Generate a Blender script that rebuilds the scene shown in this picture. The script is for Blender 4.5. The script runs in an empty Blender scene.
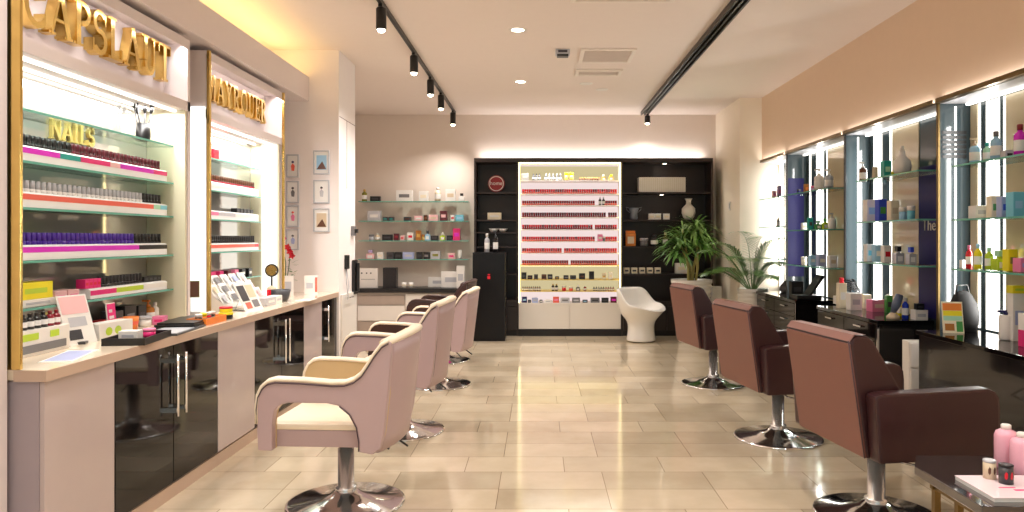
import bpy, bmesh, math, random
from mathutils import Vector, Matrix
PI = math.pi
C = bpy.context.scene.collection
sc = bpy.context.scene
F = 730.0; VX = 539.0; VY = 238.0; CH = 1.4      # focal length in pixels, eye point of the level camera, camera height

# ---------------------------------------------------------------- camera, world, exposure
cam = bpy.data.cameras.new('camera'); camo = bpy.data.objects.new('camera', cam); C.objects.link(camo)
camo.location = (0, 0, CH); camo.rotation_euler = (PI/2, 0, 0)
cam.sensor_width = 36; cam.lens = F/1024*36
cam.shift_x = -27/1024; cam.shift_y = -18/1024
cam.clip_start = .05
sc.camera = camo
sc.view_settings.view_transform = 'Standard'; sc.view_settings.look = 'None'
sc.view_settings.gamma = 1; sc.view_settings.use_curve_mapping = False
sc.view_settings.exposure = 0.56
w = bpy.data.worlds.new('sky'); sc.world = w; w.use_nodes = True
bg = w.node_tree.nodes['Background']; bg.inputs[0].default_value = (.75, .85, 1, 1); bg.inputs[1].default_value = 1.6
try:
    sc.cycles.use_denoising = True
    sc.cycles.sample_clamp_indirect = 4
    sc.cycles.caustics_reflective = False; sc.cycles.caustics_refractive = False
    sc.cycles.max_bounces = 8; sc.cycles.diffuse_bounces = 4; sc.cycles.transparent_max_bounces = 16
    sc.cycles.blur_glossy = .5
except Exception: pass

# ---------------------------------------------------------------- light levels (W)
DOWN_W = 75; TRACK_W = 55; STRIP = 1.0
WARM = (1, .935, .885); NEUT = (1, .97, .93)

# ---------------------------------------------------------------- materials
MATS = {}
def srgb(c):
    return tuple(((v/255)/12.92 if v/255 <= .04045 else ((v/255+.055)/1.055)**2.4) for v in c)
def mat(name, col, rough=.5, metal=0, var=.06, scale=12, bump=0, bscale=80, coat=0, emit=0, ecol=None, spec=.5, alpha=1):
    if name in MATS: return MATS[name]
    m = bpy.data.materials.new(name); m.use_nodes = True; MATS[name] = m
    nt = m.node_tree; p = nt.nodes['Principled BSDF']
    c = srgb(col)
    n = nt.nodes.new('ShaderNodeTexNoise'); n.inputs['Scale'].default_value = scale; n.inputs['Detail'].default_value = 3
    tc = nt.nodes.new('ShaderNodeTexCoord'); nt.links.new(tc.outputs['Object'], n.inputs['Vector'])
    mx = nt.nodes.new('ShaderNodeMix'); mx.data_type = 'RGBA'
    mx.inputs[6].default_value = (*[v*(1-var) for v in c], 1); mx.inputs[7].default_value = (*[min(1, v*(1+var)) for v in c], 1)
    nt.links.new(n.outputs['Fac'], mx.inputs[0]); nt.links.new(mx.outputs[2], p.inputs['Base Color'])
    p.inputs['Roughness'].default_value = rough; p.inputs['Metallic'].default_value = metal
    p.inputs['Specular IOR Level'].default_value = spec
    if coat: p.inputs['Coat Weight'].default_value = coat; p.inputs['Coat Roughness'].default_value = .04
    if emit:
        p.inputs['Emission Color'].default_value = (*(srgb(ecol) if ecol else c), 1); p.inputs['Emission Strength'].default_value = emit
    if bump:
        b = nt.nodes.new('ShaderNodeBump'); b.inputs['Strength'].default_value = bump; b.inputs['Distance'].default_value = .002
        n2 = nt.nodes.new('ShaderNodeTexNoise'); n2.inputs['Scale'].default_value = bscale; nt.links.new(tc.outputs['Object'], n2.inputs['Vector'])
        nt.links.new(n2.outputs['Fac'], b.inputs['Height']); nt.links.new(b.outputs[0], p.inputs['Normal'])
    return m
def glassy(name, col, tint=.92, rough=.02, base=.06):
    """thin clear glass: see-through with a fresnel sheen"""
    if name in MATS: return MATS[name]
    m = bpy.data.materials.new(name); m.use_nodes = True; MATS[name] = m
    nt = m.node_tree; nt.nodes.clear()
    o = nt.nodes.new('ShaderNodeOutputMaterial'); t = nt.nodes.new('ShaderNodeBsdfTransparent'); g = nt.nodes.new('ShaderNodeBsdfGlossy')
    c = srgb(col); t.inputs[0].default_value = (*[v*tint for v in c], 1); g.inputs['Roughness'].default_value = rough
    fr = nt.nodes.new('ShaderNodeLayerWeight'); fr.inputs[0].default_value = .25
    ad = nt.nodes.new('ShaderNodeMath'); ad.operation = 'MULTIPLY_ADD'; ad.inputs[1].default_value = .6; ad.inputs[2].default_value = base
    nt.links.new(fr.outputs['Fresnel'], ad.inputs[0])
    mx = nt.nodes.new('ShaderNodeMixShader'); nt.links.new(ad.outputs[0], mx.inputs[0]); nt.links.new(t.outputs[0], mx.inputs[1]); nt.links.new(g.outputs[0], mx.inputs[2])
    nt.links.new(mx.outputs[0], o.inputs[0]); return m
def light_mat(name, col, k):
    if name in MATS: return MATS[name]
    m = bpy.data.materials.new(name); m.use_nodes = True; MATS[name] = m
    nt = m.node_tree; nt.nodes.clear(); o = nt.nodes.new('ShaderNodeOutputMaterial'); e = nt.nodes.new('ShaderNodeEmission')
    e.inputs[0].default_value = (*srgb(col), 1); e.inputs[1].default_value = k; nt.links.new(e.outputs[0], o.inputs[0]); return m
def floor_mat():
    m = bpy.data.materials.new('polished_stone_tiles'); m.use_nodes = True
    nt = m.node_tree; p = nt.nodes['Principled BSDF']; tc = nt.nodes.new('ShaderNodeTexCoord')
    mp = nt.nodes.new('ShaderNodeMapping'); mp.inputs['Location'].default_value = (.225, .13, 0)
    nt.links.new(tc.outputs['Object'], mp.inputs[0])
    br = nt.nodes.new('ShaderNodeTexBrick'); br.inputs['Scale'].default_value = 1; br.inputs['Brick Width'].default_value = .6; br.inputs['Row Height'].default_value = .3
    br.inputs['Mortar Size'].default_value = .0018; br.inputs['Mortar Smooth'].default_value = .3; br.offset = .37; br.offset_frequency = 3; br.inputs['Bias'].default_value = 0
    br.inputs['Color1'].default_value = (*srgb((228, 212, 186)), 1); br.inputs['Color2'].default_value = (*srgb((203, 188, 163)), 1)
    br.inputs['Mortar'].default_value = (*srgb((120, 98, 72)), 1)
    nt.links.new(mp.outputs[0], br.inputs[0])
    n = nt.nodes.new('ShaderNodeTexNoise'); n.inputs['Scale'].default_value = 2.2; n.inputs['Detail'].default_value = 8; n.inputs['Roughness'].default_value = .6
    nt.links.new(tc.outputs['Object'], n.inputs['Vector'])
    r = nt.nodes.new('ShaderNodeValToRGB'); r.color_ramp.elements[0].position = .3; r.color_ramp.elements[0].color = (.80, .77, .72, 1); r.color_ramp.elements[1].position = .7; r.color_ramp.elements[1].color = (1, 1, 1, 1)
    nt.links.new(n.outputs['Fac'], r.inputs[0])
    mx = nt.nodes.new('ShaderNodeMix'); mx.data_type = 'RGBA'; mx.blend_type = 'MULTIPLY'; mx.inputs[0].default_value = 1
    nt.links.new(br.outputs['Color'], mx.inputs[6]); nt.links.new(r.outputs[0], mx.inputs[7]); nt.links.new(mx.outputs[2], p.inputs['Base Color'])
    p.inputs['Roughness'].default_value = .10; p.inputs['Specular IOR Level'].default_value = .75
    b = nt.nodes.new('ShaderNodeBump'); b.inputs['Strength'].default_value = .04; b.inputs['Distance'].default_value = .004
    nt.links.new(n.outputs['Fac'], b.inputs['Height']); nt.links.new(b.outputs[0], p.inputs['Normal'])
    return m

CEIL = mat('ceiling_plaster', (242, 229, 220), .9, var=.015)
WALL = mat('cream_wall_paint', (230, 216, 203), .85, var=.02)
PEACH = mat('peach_wall_paint', (238, 212, 186), .85, var=.02)
PINK = mat('blush_wall_paint', (226, 214, 212), .7, var=.02)
WHITE = mat('white_lacquer', (236, 230, 222), .35, var=.01)
BLUSH = mat('blush_lacquer', (192, 176, 174), .22, var=.02, coat=.4)
GREYL = mat('grey_lilac_laminate', (165, 152, 158), .4, var=.03)
COUNTER = mat('cream_counter_top', (232, 214, 190), .12, var=.02, coat=.3)
CEDGE = mat('beige_counter_edge', (196, 170, 150), .4, var=.03)
BLACKG = mat('black_gloss_glass', (12, 10, 10), .05, var=.1, spec=.4)
BLACK = mat('black_plastic', (20, 19, 20), .35, var=.1)
BLACKM = mat('black_matt', (24, 20, 20), .6, var=.1)
DWOOD = mat('dark_brown_wood', (42, 29, 25), .4, var=.25, scale=30)
GOLD = mat('polished_gold', (232, 198, 118), .2, 1, var=.22)
DGOLD = mat('antique_brass', (118, 98, 62), .3, 1, var=.1)
CHROME = mat('chrome', (238, 238, 240), .09, 1, var=.01)
POLE = mat('polished_steel', (240, 240, 241), .22, .75, var=.02)
STEEL = mat('brushed_steel', (185, 182, 178), .25, 1, var=.05)
MIRROR = mat('mirror', (225, 228, 225), .01, 1, var=.0)
MIRB = mat('pale_mirror', (204, 200, 194), .03, .6, var=.0)
CREAMJ = mat('cream_panel', (226, 218, 190), .5, var=.03)
CREAM = mat('cream_leather', (240, 224, 200), .42, var=.03, bump=.15, bscale=300)
MAUVE = mat('mauve_leather', (182, 157, 158), .42, var=.03, bump=.15, bscale=300)
CREAM_SHADE = mat('cream_leather_shaded', (200, 172, 128), .5, var=.05, bump=.15, bscale=300)  # cream leather of the inner faces, with their shade put into the colour
DBROWN = mat('dark_brown_leather', (62, 36, 30), .4, var=.08, bump=.15, bscale=300)
RBROWN_LIT = mat('chestnut_leather_lit', (124, 78, 66), .4, var=.05, bump=.25, bscale=260)  # rear and top of the brown chairs, light put into the leather colour
MAROON_SHADE = mat('maroon_leather_shaded', (54, 27, 29), .35, var=.06, bump=.25, bscale=260)  # same chairs away from the light, shade put into the leather colour
PIPE = mat('dark_piping', (70, 50, 58), .5)
TGLASS = glassy('clear_shelf_glass', (236, 248, 242))
ACRY = glassy('clear_acrylic', (245, 248, 248), .95, .03, .08)
GEDGE = mat('green_glass_edge', (110, 178, 160), .1, var=.05, emit=.0)
FIN = mat('grey_tinted_glass', (66, 79, 84), .08, var=.02, spec=.35)
NAVY = mat('navy_reflection_tone', (24, 20, 92), .35, var=.05, spec=.2)  # colour of the dark reflections in the mirror bays
SAND = mat('sand_reflection_tone', (206, 191, 158), .12, var=.03, coat=.5)  # colour of the pale reflections in the mirror bays
LEDW = light_mat('white_led', (255, 250, 240), 2.0)
LEDY = light_mat('yellow_led', (255, 205, 90), 3.0)
LEDP = light_mat('warm_white_light_panel', (255, 250, 240), 1.25)
LEDN = light_mat('niche_led_line', (255, 236, 170), 3.0)
LAMP = light_mat('lamp_glow', (255, 240, 215), 14.0)
LEAF = mat('leaf_green', (62, 100, 44), .4, var=.35, scale=9)
LEAF2 = mat('palm_green', (96, 132, 66), .4, var=.35, scale=9)
STEM = mat('pale_stem', (190, 178, 110), .6, var=.15)
SOIL = mat('potting_soil', (50, 36, 26), .9, var=.3)
PAPER = mat('white_paper', (240, 238, 234), .7, var=.02)
def col(name, rgb, rough=.35, **k): return mat(name, rgb, rough, var=k.pop('var', .05), **k)
COL = dict(white=(238,234,228), black=(22,20,22), red=(214,24,44), dred=(136,20,36), wine=(88,18,34), pink=(238,130,170), hot=(226,40,120), blush=(240,190,190),
  yellow=(240,224,30), lime=(188,214,60), green=(70,150,70), teal=(30,160,150), aqua=(120,200,220), sky=(160,205,235), blue=(40,70,200), navy=(24,24,90),
  purple=(70,30,150), magenta=(220,40,200), lilac=(190,170,215), orange=(232,130,50), amber=(176,110,40), brown=(96,56,34), beige=(216,196,166), cream=(240,228,200),
  grey=(120,118,120), silver=(190,190,195), dgrey=(60,60,64), gold=(206,168,84), mint=(170,220,190), olive=(130,130,50), coral=(236,104,84), lav=(170,180,220))
def cm(k, rough=.35): return mat('paint_'+k+('' if rough == .35 else '_gloss'), COL[k], rough, var=.05)

# ---------------------------------------------------------------- mesh builder
class MB:
    def __init__(s): s.v = []; s.f = []; s.m = []; s.s = []
    def add(s, vs, fs, mi=0, sm=False):
        o = len(s.v); s.v += [tuple(v) for v in vs]
        for f in fs: s.f.append([i+o for i in f]); s.m.append(mi); s.s.append(sm)
        return s
    def box(s, x0, x1, y0, y1, z0, z1, mi=0):
        if x0 > x1: x0, x1 = x1, x0
        if y0 > y1: y0, y1 = y1, y0
        if z0 > z1: z0, z1 = z1, z0
        vs = [(x0,y0,z0),(x1,y0,z0),(x1,y1,z0),(x0,y1,z0),(x0,y0,z1),(x1,y0,z1),(x1,y1,z1),(x0,y1,z1)]
        return s.add(vs, [(0,3,2,1),(4,5,6,7),(0,1,5,4),(1,2,6,5),(2,3,7,6),(3,0,4,7)], mi)
    def prism(s, poly, a, b, axis='y', mi=0):
        """poly in the two other axes, extruded from a to b. y: (x,z); x: (y,z); z: (x,y)"""
        n = len(poly)
        area = sum(poly[i][0]*poly[(i+1) % n][1]-poly[(i+1) % n][0]*poly[i][1] for i in range(n))
        if area < 0: poly = poly[::-1]
        f = {'y': lambda p, t: (p[0], t, p[1]), 'x': lambda p, t: (t, p[0], p[1]), 'z': lambda p, t: (p[0], p[1], t)}[axis]
        if a > b: a, b = b, a
        vs = [f(p, a) for p in poly]+[f(p, b) for p in poly]
        lo = list(range(n)); hi = list(range(n, 2*n))
        if axis == 'y': fs = [lo, hi[::-1]]+[((i+1) % n, i, n+i, n+(i+1) % n) for i in range(n)]
        else: fs = [lo[::-1], hi]+[(i, (i+1) % n, n+(i+1) % n, n+i) for i in range(n)]
        return s.add(vs, fs, mi)
    def lathe(s, prof, c=(0,0,0), n=20, mi=0, sm=True, caps=True, sx=1, sy=1):
        vs = []; fs = []
        for r, z in prof:
            for k in range(n):
                a = 2*PI*k/n; vs.append((c[0]+r*sx*math.cos(a), c[1]+r*sy*math.sin(a), c[2]+z))
        for i in range(len(prof)-1):
            for k in range(n):
                k2 = (k+1) % n; fs.append((i*n+k, i*n+k2, (i+1)*n+k2, (i+1)*n+k))
        s.add(vs, fs, mi, sm)
        if caps:
            o = len(s.v)-len(vs)
            if prof[0][0] > 1e-4: s.f.append([o+k for k in range(n)][::-1]); s.m.append(mi); s.s.append(False)
            if prof[-1][0] > 1e-4: s.f.append([o+(len(prof)-1)*n+k for k in range(n)]); s.m.append(mi); s.s.append(False)
        return s
    def tube(s, pts, r, n=8, mi=0, ry=None):
        pts = [Vector(p) for p in pts]; vs = []; fs = []; m = len(pts)
        rs = r if isinstance(r, (list, tuple)) else [r]*m
        up = Vector((0,0,1))
        for i, p in enumerate(pts):
            t = (pts[min(i+1, m-1)]-pts[max(i-1, 0)]).normalized()
            a = t.cross(up)
            if a.length < 1e-3: a = t.cross(Vector((0,1,0)))
            a.normalize(); b = a.cross(t)
            for k in range(n):
                q = 2*PI*k/n; vs.append(p+a*math.cos(q)*rs[i]+b*math.sin(q)*(ry or 1)*rs[i])
        for i in range(m-1):
            for k in range(n):
                k2 = (k+1) % n; fs.append((i*n+k, (i+1)*n+k, (i+1)*n+k2, i*n+k2))
        fs.append(list(range(n))); fs.append([(m-1)*n+k for k in range(n)][::-1])
        return s.add(vs, fs, mi, True)
    def mesh(s, name, mats, bevel=0, recalc=True):
        me = bpy.data.meshes.new(name); me.from_pydata(s.v, [], s.f)
        for m in (mats if isinstance(mats, (list, tuple)) else [mats]): me.materials.append(m)
        me.polygons.foreach_set('material_index', s.m); me.polygons.foreach_set('use_smooth', s.s)
        if recalc or bevel:
            bm = bmesh.new(); bm.from_mesh(me)
            bmesh.ops.recalc_face_normals(bm, faces=bm.faces)
            if bevel:
                es = [e for e in bm.edges if len(e.link_faces) == 2 and e.calc_face_angle(0) > .5]
                bmesh.ops.bevel(bm, geom=es, offset=bevel, segments=2, affect='EDGES', clamp_overlap=True, profile=.6)
            bm.to_mesh(me); bm.free()
        me.update(); return me
def link(name, me, parent=None, loc=None, rz=0):
    o = bpy.data.objects.new(name, me); C.objects.link(o)
    if parent: o.parent = parent
    if loc: o.location = loc
    if rz: o.rotation_euler.z = rz
    return o
def part(name, mb, mats, parent, bevel=0, label=None, loc=None):
    o = link(name, mb.mesh(name, mats, bevel), parent, loc)
    if label: o['label'] = label
    return o
def tag(o, label, cat, group=None):
    o['label'] = label; o['category'] = cat
    if group: o['group'] = group
    return o
def thing(name, label, cat, loc=(0,0,0), rz=0, group=None):
    o = bpy.data.objects.new(name, None); C.objects.link(o); o.location = loc; o.rotation_euler.z = rz; o.empty_display_size = .1
    return tag(o, label, cat, group)
def solo(name, mb, mats, label, cat, loc=(0,0,0), rz=0, group=None, bevel=0):
    return tag(link(name, mb.mesh(name, mats, bevel), None, loc, rz), label, cat, group)
def struct(name, mb, mats, bevel=0):
    o = link(name, mb.mesh(name, mats, bevel)); o['kind'] = 'structure'; return o
def copy_thing(o, loc, rz=None, label=None):
    c = o.copy(); C.objects.link(c); c.location = loc
    if rz is not None: c.rotation_euler.z = rz
    if label: c['label'] = label
    for ch in o.children:
        d = ch.copy(); C.objects.link(d); d.parent = c
        for g in ch.children:
            e = g.copy(); C.objects.link(e); e.parent = d
    return c
def dX(X, x): return F*X/(x-VX)                 # depth of a point on the plane X=const seen at column x
def px(x, d): return (x-VX)*d/F
def pz(y, d): return CH-(y-VY)*d/F
def area(name, loc, rot, sx, sy, watt, color=NEUT, parent=None, spread=PI):
    l = bpy.data.lights.new(name, 'AREA'); l.shape = 'RECTANGLE'; l.size = sx; l.size_y = sy; l.energy = watt; l.color = color; l.spread = spread
    o = bpy.data.objects.new(name, l); C.objects.link(o); o.location = loc; o.rotation_euler = rot
    if parent: o.parent = parent
    return o
def spot(name, loc, watt, color=WARM, ang=120, blend=.8, rot=(0,0,0), parent=None, r=.05):
    l = bpy.data.lights.new(name, 'SPOT'); l.energy = watt; l.color = color; l.spot_size = math.radians(ang); l.spot_blend = blend; l.shadow_soft_size = r
    o = bpy.data.objects.new(name, l); C.objects.link(o); o.location = loc; o.rotation_euler = rot
    if parent: o.parent = parent
    return o
def text_mesh(s, size, ext=.001):
    cu = bpy.data.curves.new('t', 'FONT'); cu.body = s; cu.size = size; cu.extrude = ext; cu.align_x = 'CENTER'; cu.align_y = 'CENTER'; cu.resolution_u = 3
    o = bpy.data.objects.new('t', cu); C.objects.link(o); bpy.context.view_layer.update()
    me = bpy.data.meshes.new_from_object(o.evaluated_get(bpy.context.evaluated_depsgraph_get()))
    bpy.data.objects.remove(o); bpy.data.curves.remove(cu); return me
def text_part(s, size, m, parent, loc, rot, ext=.001, name='lettering'):
    me = text_mesh(s, size, ext); me.materials.clear(); me.materials.append(m)
    o = link(name, me, parent, loc); o.rotation_euler = rot; return o

# ---------------------------------------------------------------- key positions
ZC = 3.23                     # ceiling
BACK = 10.83                  # back wall
XN = -2.28                    # front plane of the lit displays on the left
XB = -2.53                    # mirror behind them
CTZ = .875; CTX = -1.95       # left counter
XR = 2.91; XM = 3.14          # right wall and the back of its mirror bays
COLY = 7.11                   # face of the left column

# ---------------------------------------------------------------- the room
b = MB().box(-3.4, 3.6, -3.2, 11.1, -.12, 0); struct('floor', b, floor_mat())
b = MB().box(-3.4, 3.6, -3.2, 11.1, ZC, ZC+.12); struct('ceiling', b, CEIL)
b = MB().box(-3.2, 2.9, BACK, BACK+.15, 0, ZC); struct('wall_back', b, WALL)
# right wall: solid above the mirror bays, pier beyond them
ZM = 2.387
fins = [8.57, 6.94, 5.32, 3.70, 2.08]
b = MB().box(XR, XR+.4, -3.2, 9.53, ZM, ZC).box(XM+.02, XR+.4, -3.2, 9.53, 0, ZM).box(XR, XM+.02, -3.2, .4, 0, ZM); struct('wall_right', b, PEACH)
b = MB().box(2.62, XR+.4, 9.53, BACK, 0, ZC); struct('wall_pier', b, mat('light_cream_paint', (248, 236, 216), .8, var=.015))
b = MB().box(-2.95, -2.75, -3.2, BACK, 0, ZC); struct('wall_left', b, PINK)
b = MB().box(-2.75, -2.102, 1.0, 2.885, 0, 2.72); struct('wall_near_left', b, PINK)
# unseen wall behind the camera; its shop window is added to let daylight in
b = MB().box(-3.2, 3.3, -3.2, -3.05, 0, .4).box(-3.2, 3.3, -3.2, -3.05, 2.7, ZC).box(-3.2, -2.4, -3.2, -3.05, .4, 2.7).box(2.4, 3.3, -3.2, -3.05, .4, 2.7)
struct('wall_front', b, WALL)
wn = struct('added_window_1', MB().box(-2.4, 2.4, -3.14, -3.12, .4, 2.7), TGLASS)
part('added_window_frame', MB().box(-.03, .03, -3.16, -3.1, .4, 2.7).box(-2.4, 2.4, -3.16, -3.1, 2.64, 2.7).box(-2.4, 2.4, -3.16, -3.1, .4, .46), BLACK, wn)
# left column and the wall panel beside it
b = MB().box(-2.75, CTX, COLY, 7.74, 0, ZC); col_o = struct('wall_column', b, mat('white_wall_paint', (246, 238, 235), .7, var=.015))
b = MB().box(CTX-.001, CTX+.003, COLY+.02, 7.74, 2.585, 2.59).box(CTX, CTX+.003, 7.40, 7.405, 1.9, 2.585); part('panel_joint', b, mat('joint_line', (150,130,128), .8), col_o)
# bulkhead above the displays with the yellow cove
b = MB().prism([(-2.75, 2.73), (-2.24, 2.73), (-2.24, 2.965), (-2.27, 2.965), (-2.27, 2.86), (-2.75, 2.86)], 1.0, COLY, 'y'); struct('trim_1', b, PINK)
cove = solo('cove_light', MB().box(-2.42, -2.37, 1.2, COLY-.03, 2.861, 2.875), LEDY, 'yellow strip of light hidden on top of the bulkhead above the gold lettering', 'strip light')
area('cove_glow', (-2.45, 4.1, 2.93), (PI, 0, 0), .12, 5.8, 9, (1, .76, .36), None)

# ---------------------------------------------------------------- left counter and its cabinets
b = MB().box(-2.75, CTX, 2.893, COLY, CTZ-.045, CTZ)
ct = thing('counter_top', 'long cream counter top with beige edge running along the lit product displays', 'counter')
part('top_slab', MB().box(-2.75, CTX-.004, 2.897, COLY-.002, CTZ-.04, CTZ), COUNTER, ct)
part('edge_band', MB().box(CTX-.004, CTX, 2.893, COLY-.002, CTZ-.045, CTZ-.001).box(-2.08, CTX, 2.889, 2.893, CTZ-.045, CTZ-.001), CEDGE, ct)
CF = CTX-.02
def xd(x): return dX(CF, x)
def handle(parent, x, yc, z0, z1):
    h = MB().tube([(x+.045, yc, z0), (x+.045, yc, z1)], .008, 8).box(x, x+.045, yc-.01, yc+.01, z0+.02, z0+.045).box(x, x+.045, yc-.01, yc+.01, z1-.045, z1-.02)
    return part('handle', h, CHROME, parent)
edges = [(46, 115, 'blush'), (115, 218, 'glass'), (218, 255, 'blush'), (255, 304, 'glass'), (304, 322, 'blush'), (322, 337, 'glass1')]
nm = {0: 'blush lacquered cabinet at the near end of the cream counter', 1: 'black glass double cabinet nearest the camera below the counter', 2: 'narrow blush cabinet between the two black glass cabinets',
      3: 'black glass double cabinet with tall handles beside the middle chair', 4: 'narrow blush cabinet just before the column', 5: 'slim black glass cabinet at the far end of the counter'}
for i, (xa, xb2, k) in enumerate(edges):
    ya = xd(xa) if i else 2.905; yb = min(xd(xb2), COLY-.004)
    t = thing('base_cabinet', nm[i], 'cabinet', (0, 0, 0), 0, 'cabinets under the cream counter')
    part('cabinet_body', MB().box(-2.74, CF-.02, ya+.001, yb-.001, .075, CTZ-.046), GREYL if i == 0 else BLUSH, t)
    part('toe_kick', MB().box(-2.6, CF-.005, ya+.001, yb-.001, 0, .074), CEDGE, t)
    if k == 'blush':
        part('door', MB().box(CF-.02, CF, ya+.004, yb-.004, .085, CTZ-.05), BLUSH, t, .002)
    else:
        ym = (ya+yb)/2
        for (u, v, hy) in ([(ya, ym, ym-.045), (ym, yb, ym+.045)] if k == 'glass' else [(ya, yb, ya+.05)]):
            dd = part('door', MB().box(CF-.02, CF, u+.003, v-.003, .085, CTZ-.05), BLACKG, t, .002, 'black glass door')
            handle(dd, CF, hy, .45, .78)

# ---------------------------------------------------------------- lit displays on the left
def display(y0, y1, name, near_panel, far_kind, ys):
    t = thing('display_cabinet', name, 'display cabinet', (0,0,0), 0, 'lit product displays')
    zt = 2.69; zs0, zs1 = 2.225, 2.285
    fr = MB().box(-2.62, XN, y0, y1, zt-.03, zt)                             # top board
    fr.box(-2.62, XN, y0, y1, zs0, zs1)                                      # board between sign and shelves
    fr.box(-2.45, -2.435, y0+.03, y1-.03, zs1, zt-.03)                         # sign back
    fr.box(XN-.012, XN, y0+.03, y1-.03, zt-.06, zt-.03)
    fr.box(-2.62, XN, y0, y0+.03, CTZ, zt-.03)
    fr.box(-2.62, XN, y1-.03, y1, CTZ, zt-.03)
    part('cabinet_frame', fr, PINK, t)
    part('mirror_back', MB().box(-2.56, XB, y0+.031, y1-.031, CTZ+.001, zs0), MIRB, t)
    part('side_panel', MB().box(XB+.001, XN-.004, ys-.02, ys, CTZ+.001, zs0-.001), CREAMJ, t)
    led = MB().box(-2.36, -2.335, y0+.05, ys-.03, zs0-.014, zs0-.002).box(-2.50, -2.48, y0+.05, ys-.03, zs0-.014, zs0-.002)
    part('light_strip', led, LEDW, t)
    area('shelf_light', (-2.38, (y0+ys)/2, zs0-.02), (0, 0, 0), .14, ys-y0-.1, 15*(ys-y0)/1.8, NEUT, t)
    area('sign_light', (XN-.03, (y0+y1)/2, zt-.035), (0, -.5, 0), .04, y1-y0-.1, 8, NEUT, t)
    return t
d1 = display(2.93, 4.77, 'large lit mirror backed display with gold lettering CAPSLAUT nearest the camera', True, 0, 4.73)
d2 = display(5.013, 6.50, 'smaller lit display beside the column with gold lettering above', True, 1, 6.42)
part('gold_edge', MB().box(-2.102, -2.058, 2.896, 2.912, CTZ+.001, 2.72).box(-2.27, -2.102, 2.900, 2.912, CTZ+.001, 2.72), GOLD, d1, .003, 'gold strip')
part('gold_edge', MB().box(-2.285, -2.262, 5.013, 5.04, CTZ+.001, 2.69), GOLD, d2, .002, 'gold strip')
part('gold_edge', MB().box(-2.285, -2.262, 6.475, 6.50, CTZ+.001, 2.69), GOLD, d2, .002, 'gold strip')
part('light_panel', MB().box(-2.385, -2.29, 4.995, 5.012, CTZ+.02, 2.30), LEDP, d2, 0, 'glowing white side panel')
part('light_panel', MB().box(-2.42, -2.29, 6.37, 6.385, CTZ+.02, 2.215), LEDP, d2, 0, 'glowing white side panel')
SH = [1.996, 1.757, 1.542, 1.295, 1.075]
ordn = ['top', 'second', 'third', 'fourth', 'lowest']
for i, z in enumerate(SH):
    o = solo('glass_shelf', MB().box(XB+.002, -2.36, 2.965, 4.708, z-.012, z), TGLASS, f'{ordn[i]} glass shelf in the large lit display under the CAPSLAUT letters', 'shelf')
    part('shelf_edge', MB().box(-2.36, -2.357, 2.965, 4.708, z-.012, z), GEDGE, o)
    o = solo('glass_shelf', MB().box(XB+.002, -2.425, 5.05, 6.36, z-.010, z), TGLASS, f'{ordn[i]} glass shelf in the smaller lit display beside the column', 'shelf')
    part('shelf_edge', MB().box(-2.425, -2.422, 5.05, 6.36, z-.010, z), GEDGE, o)

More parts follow.
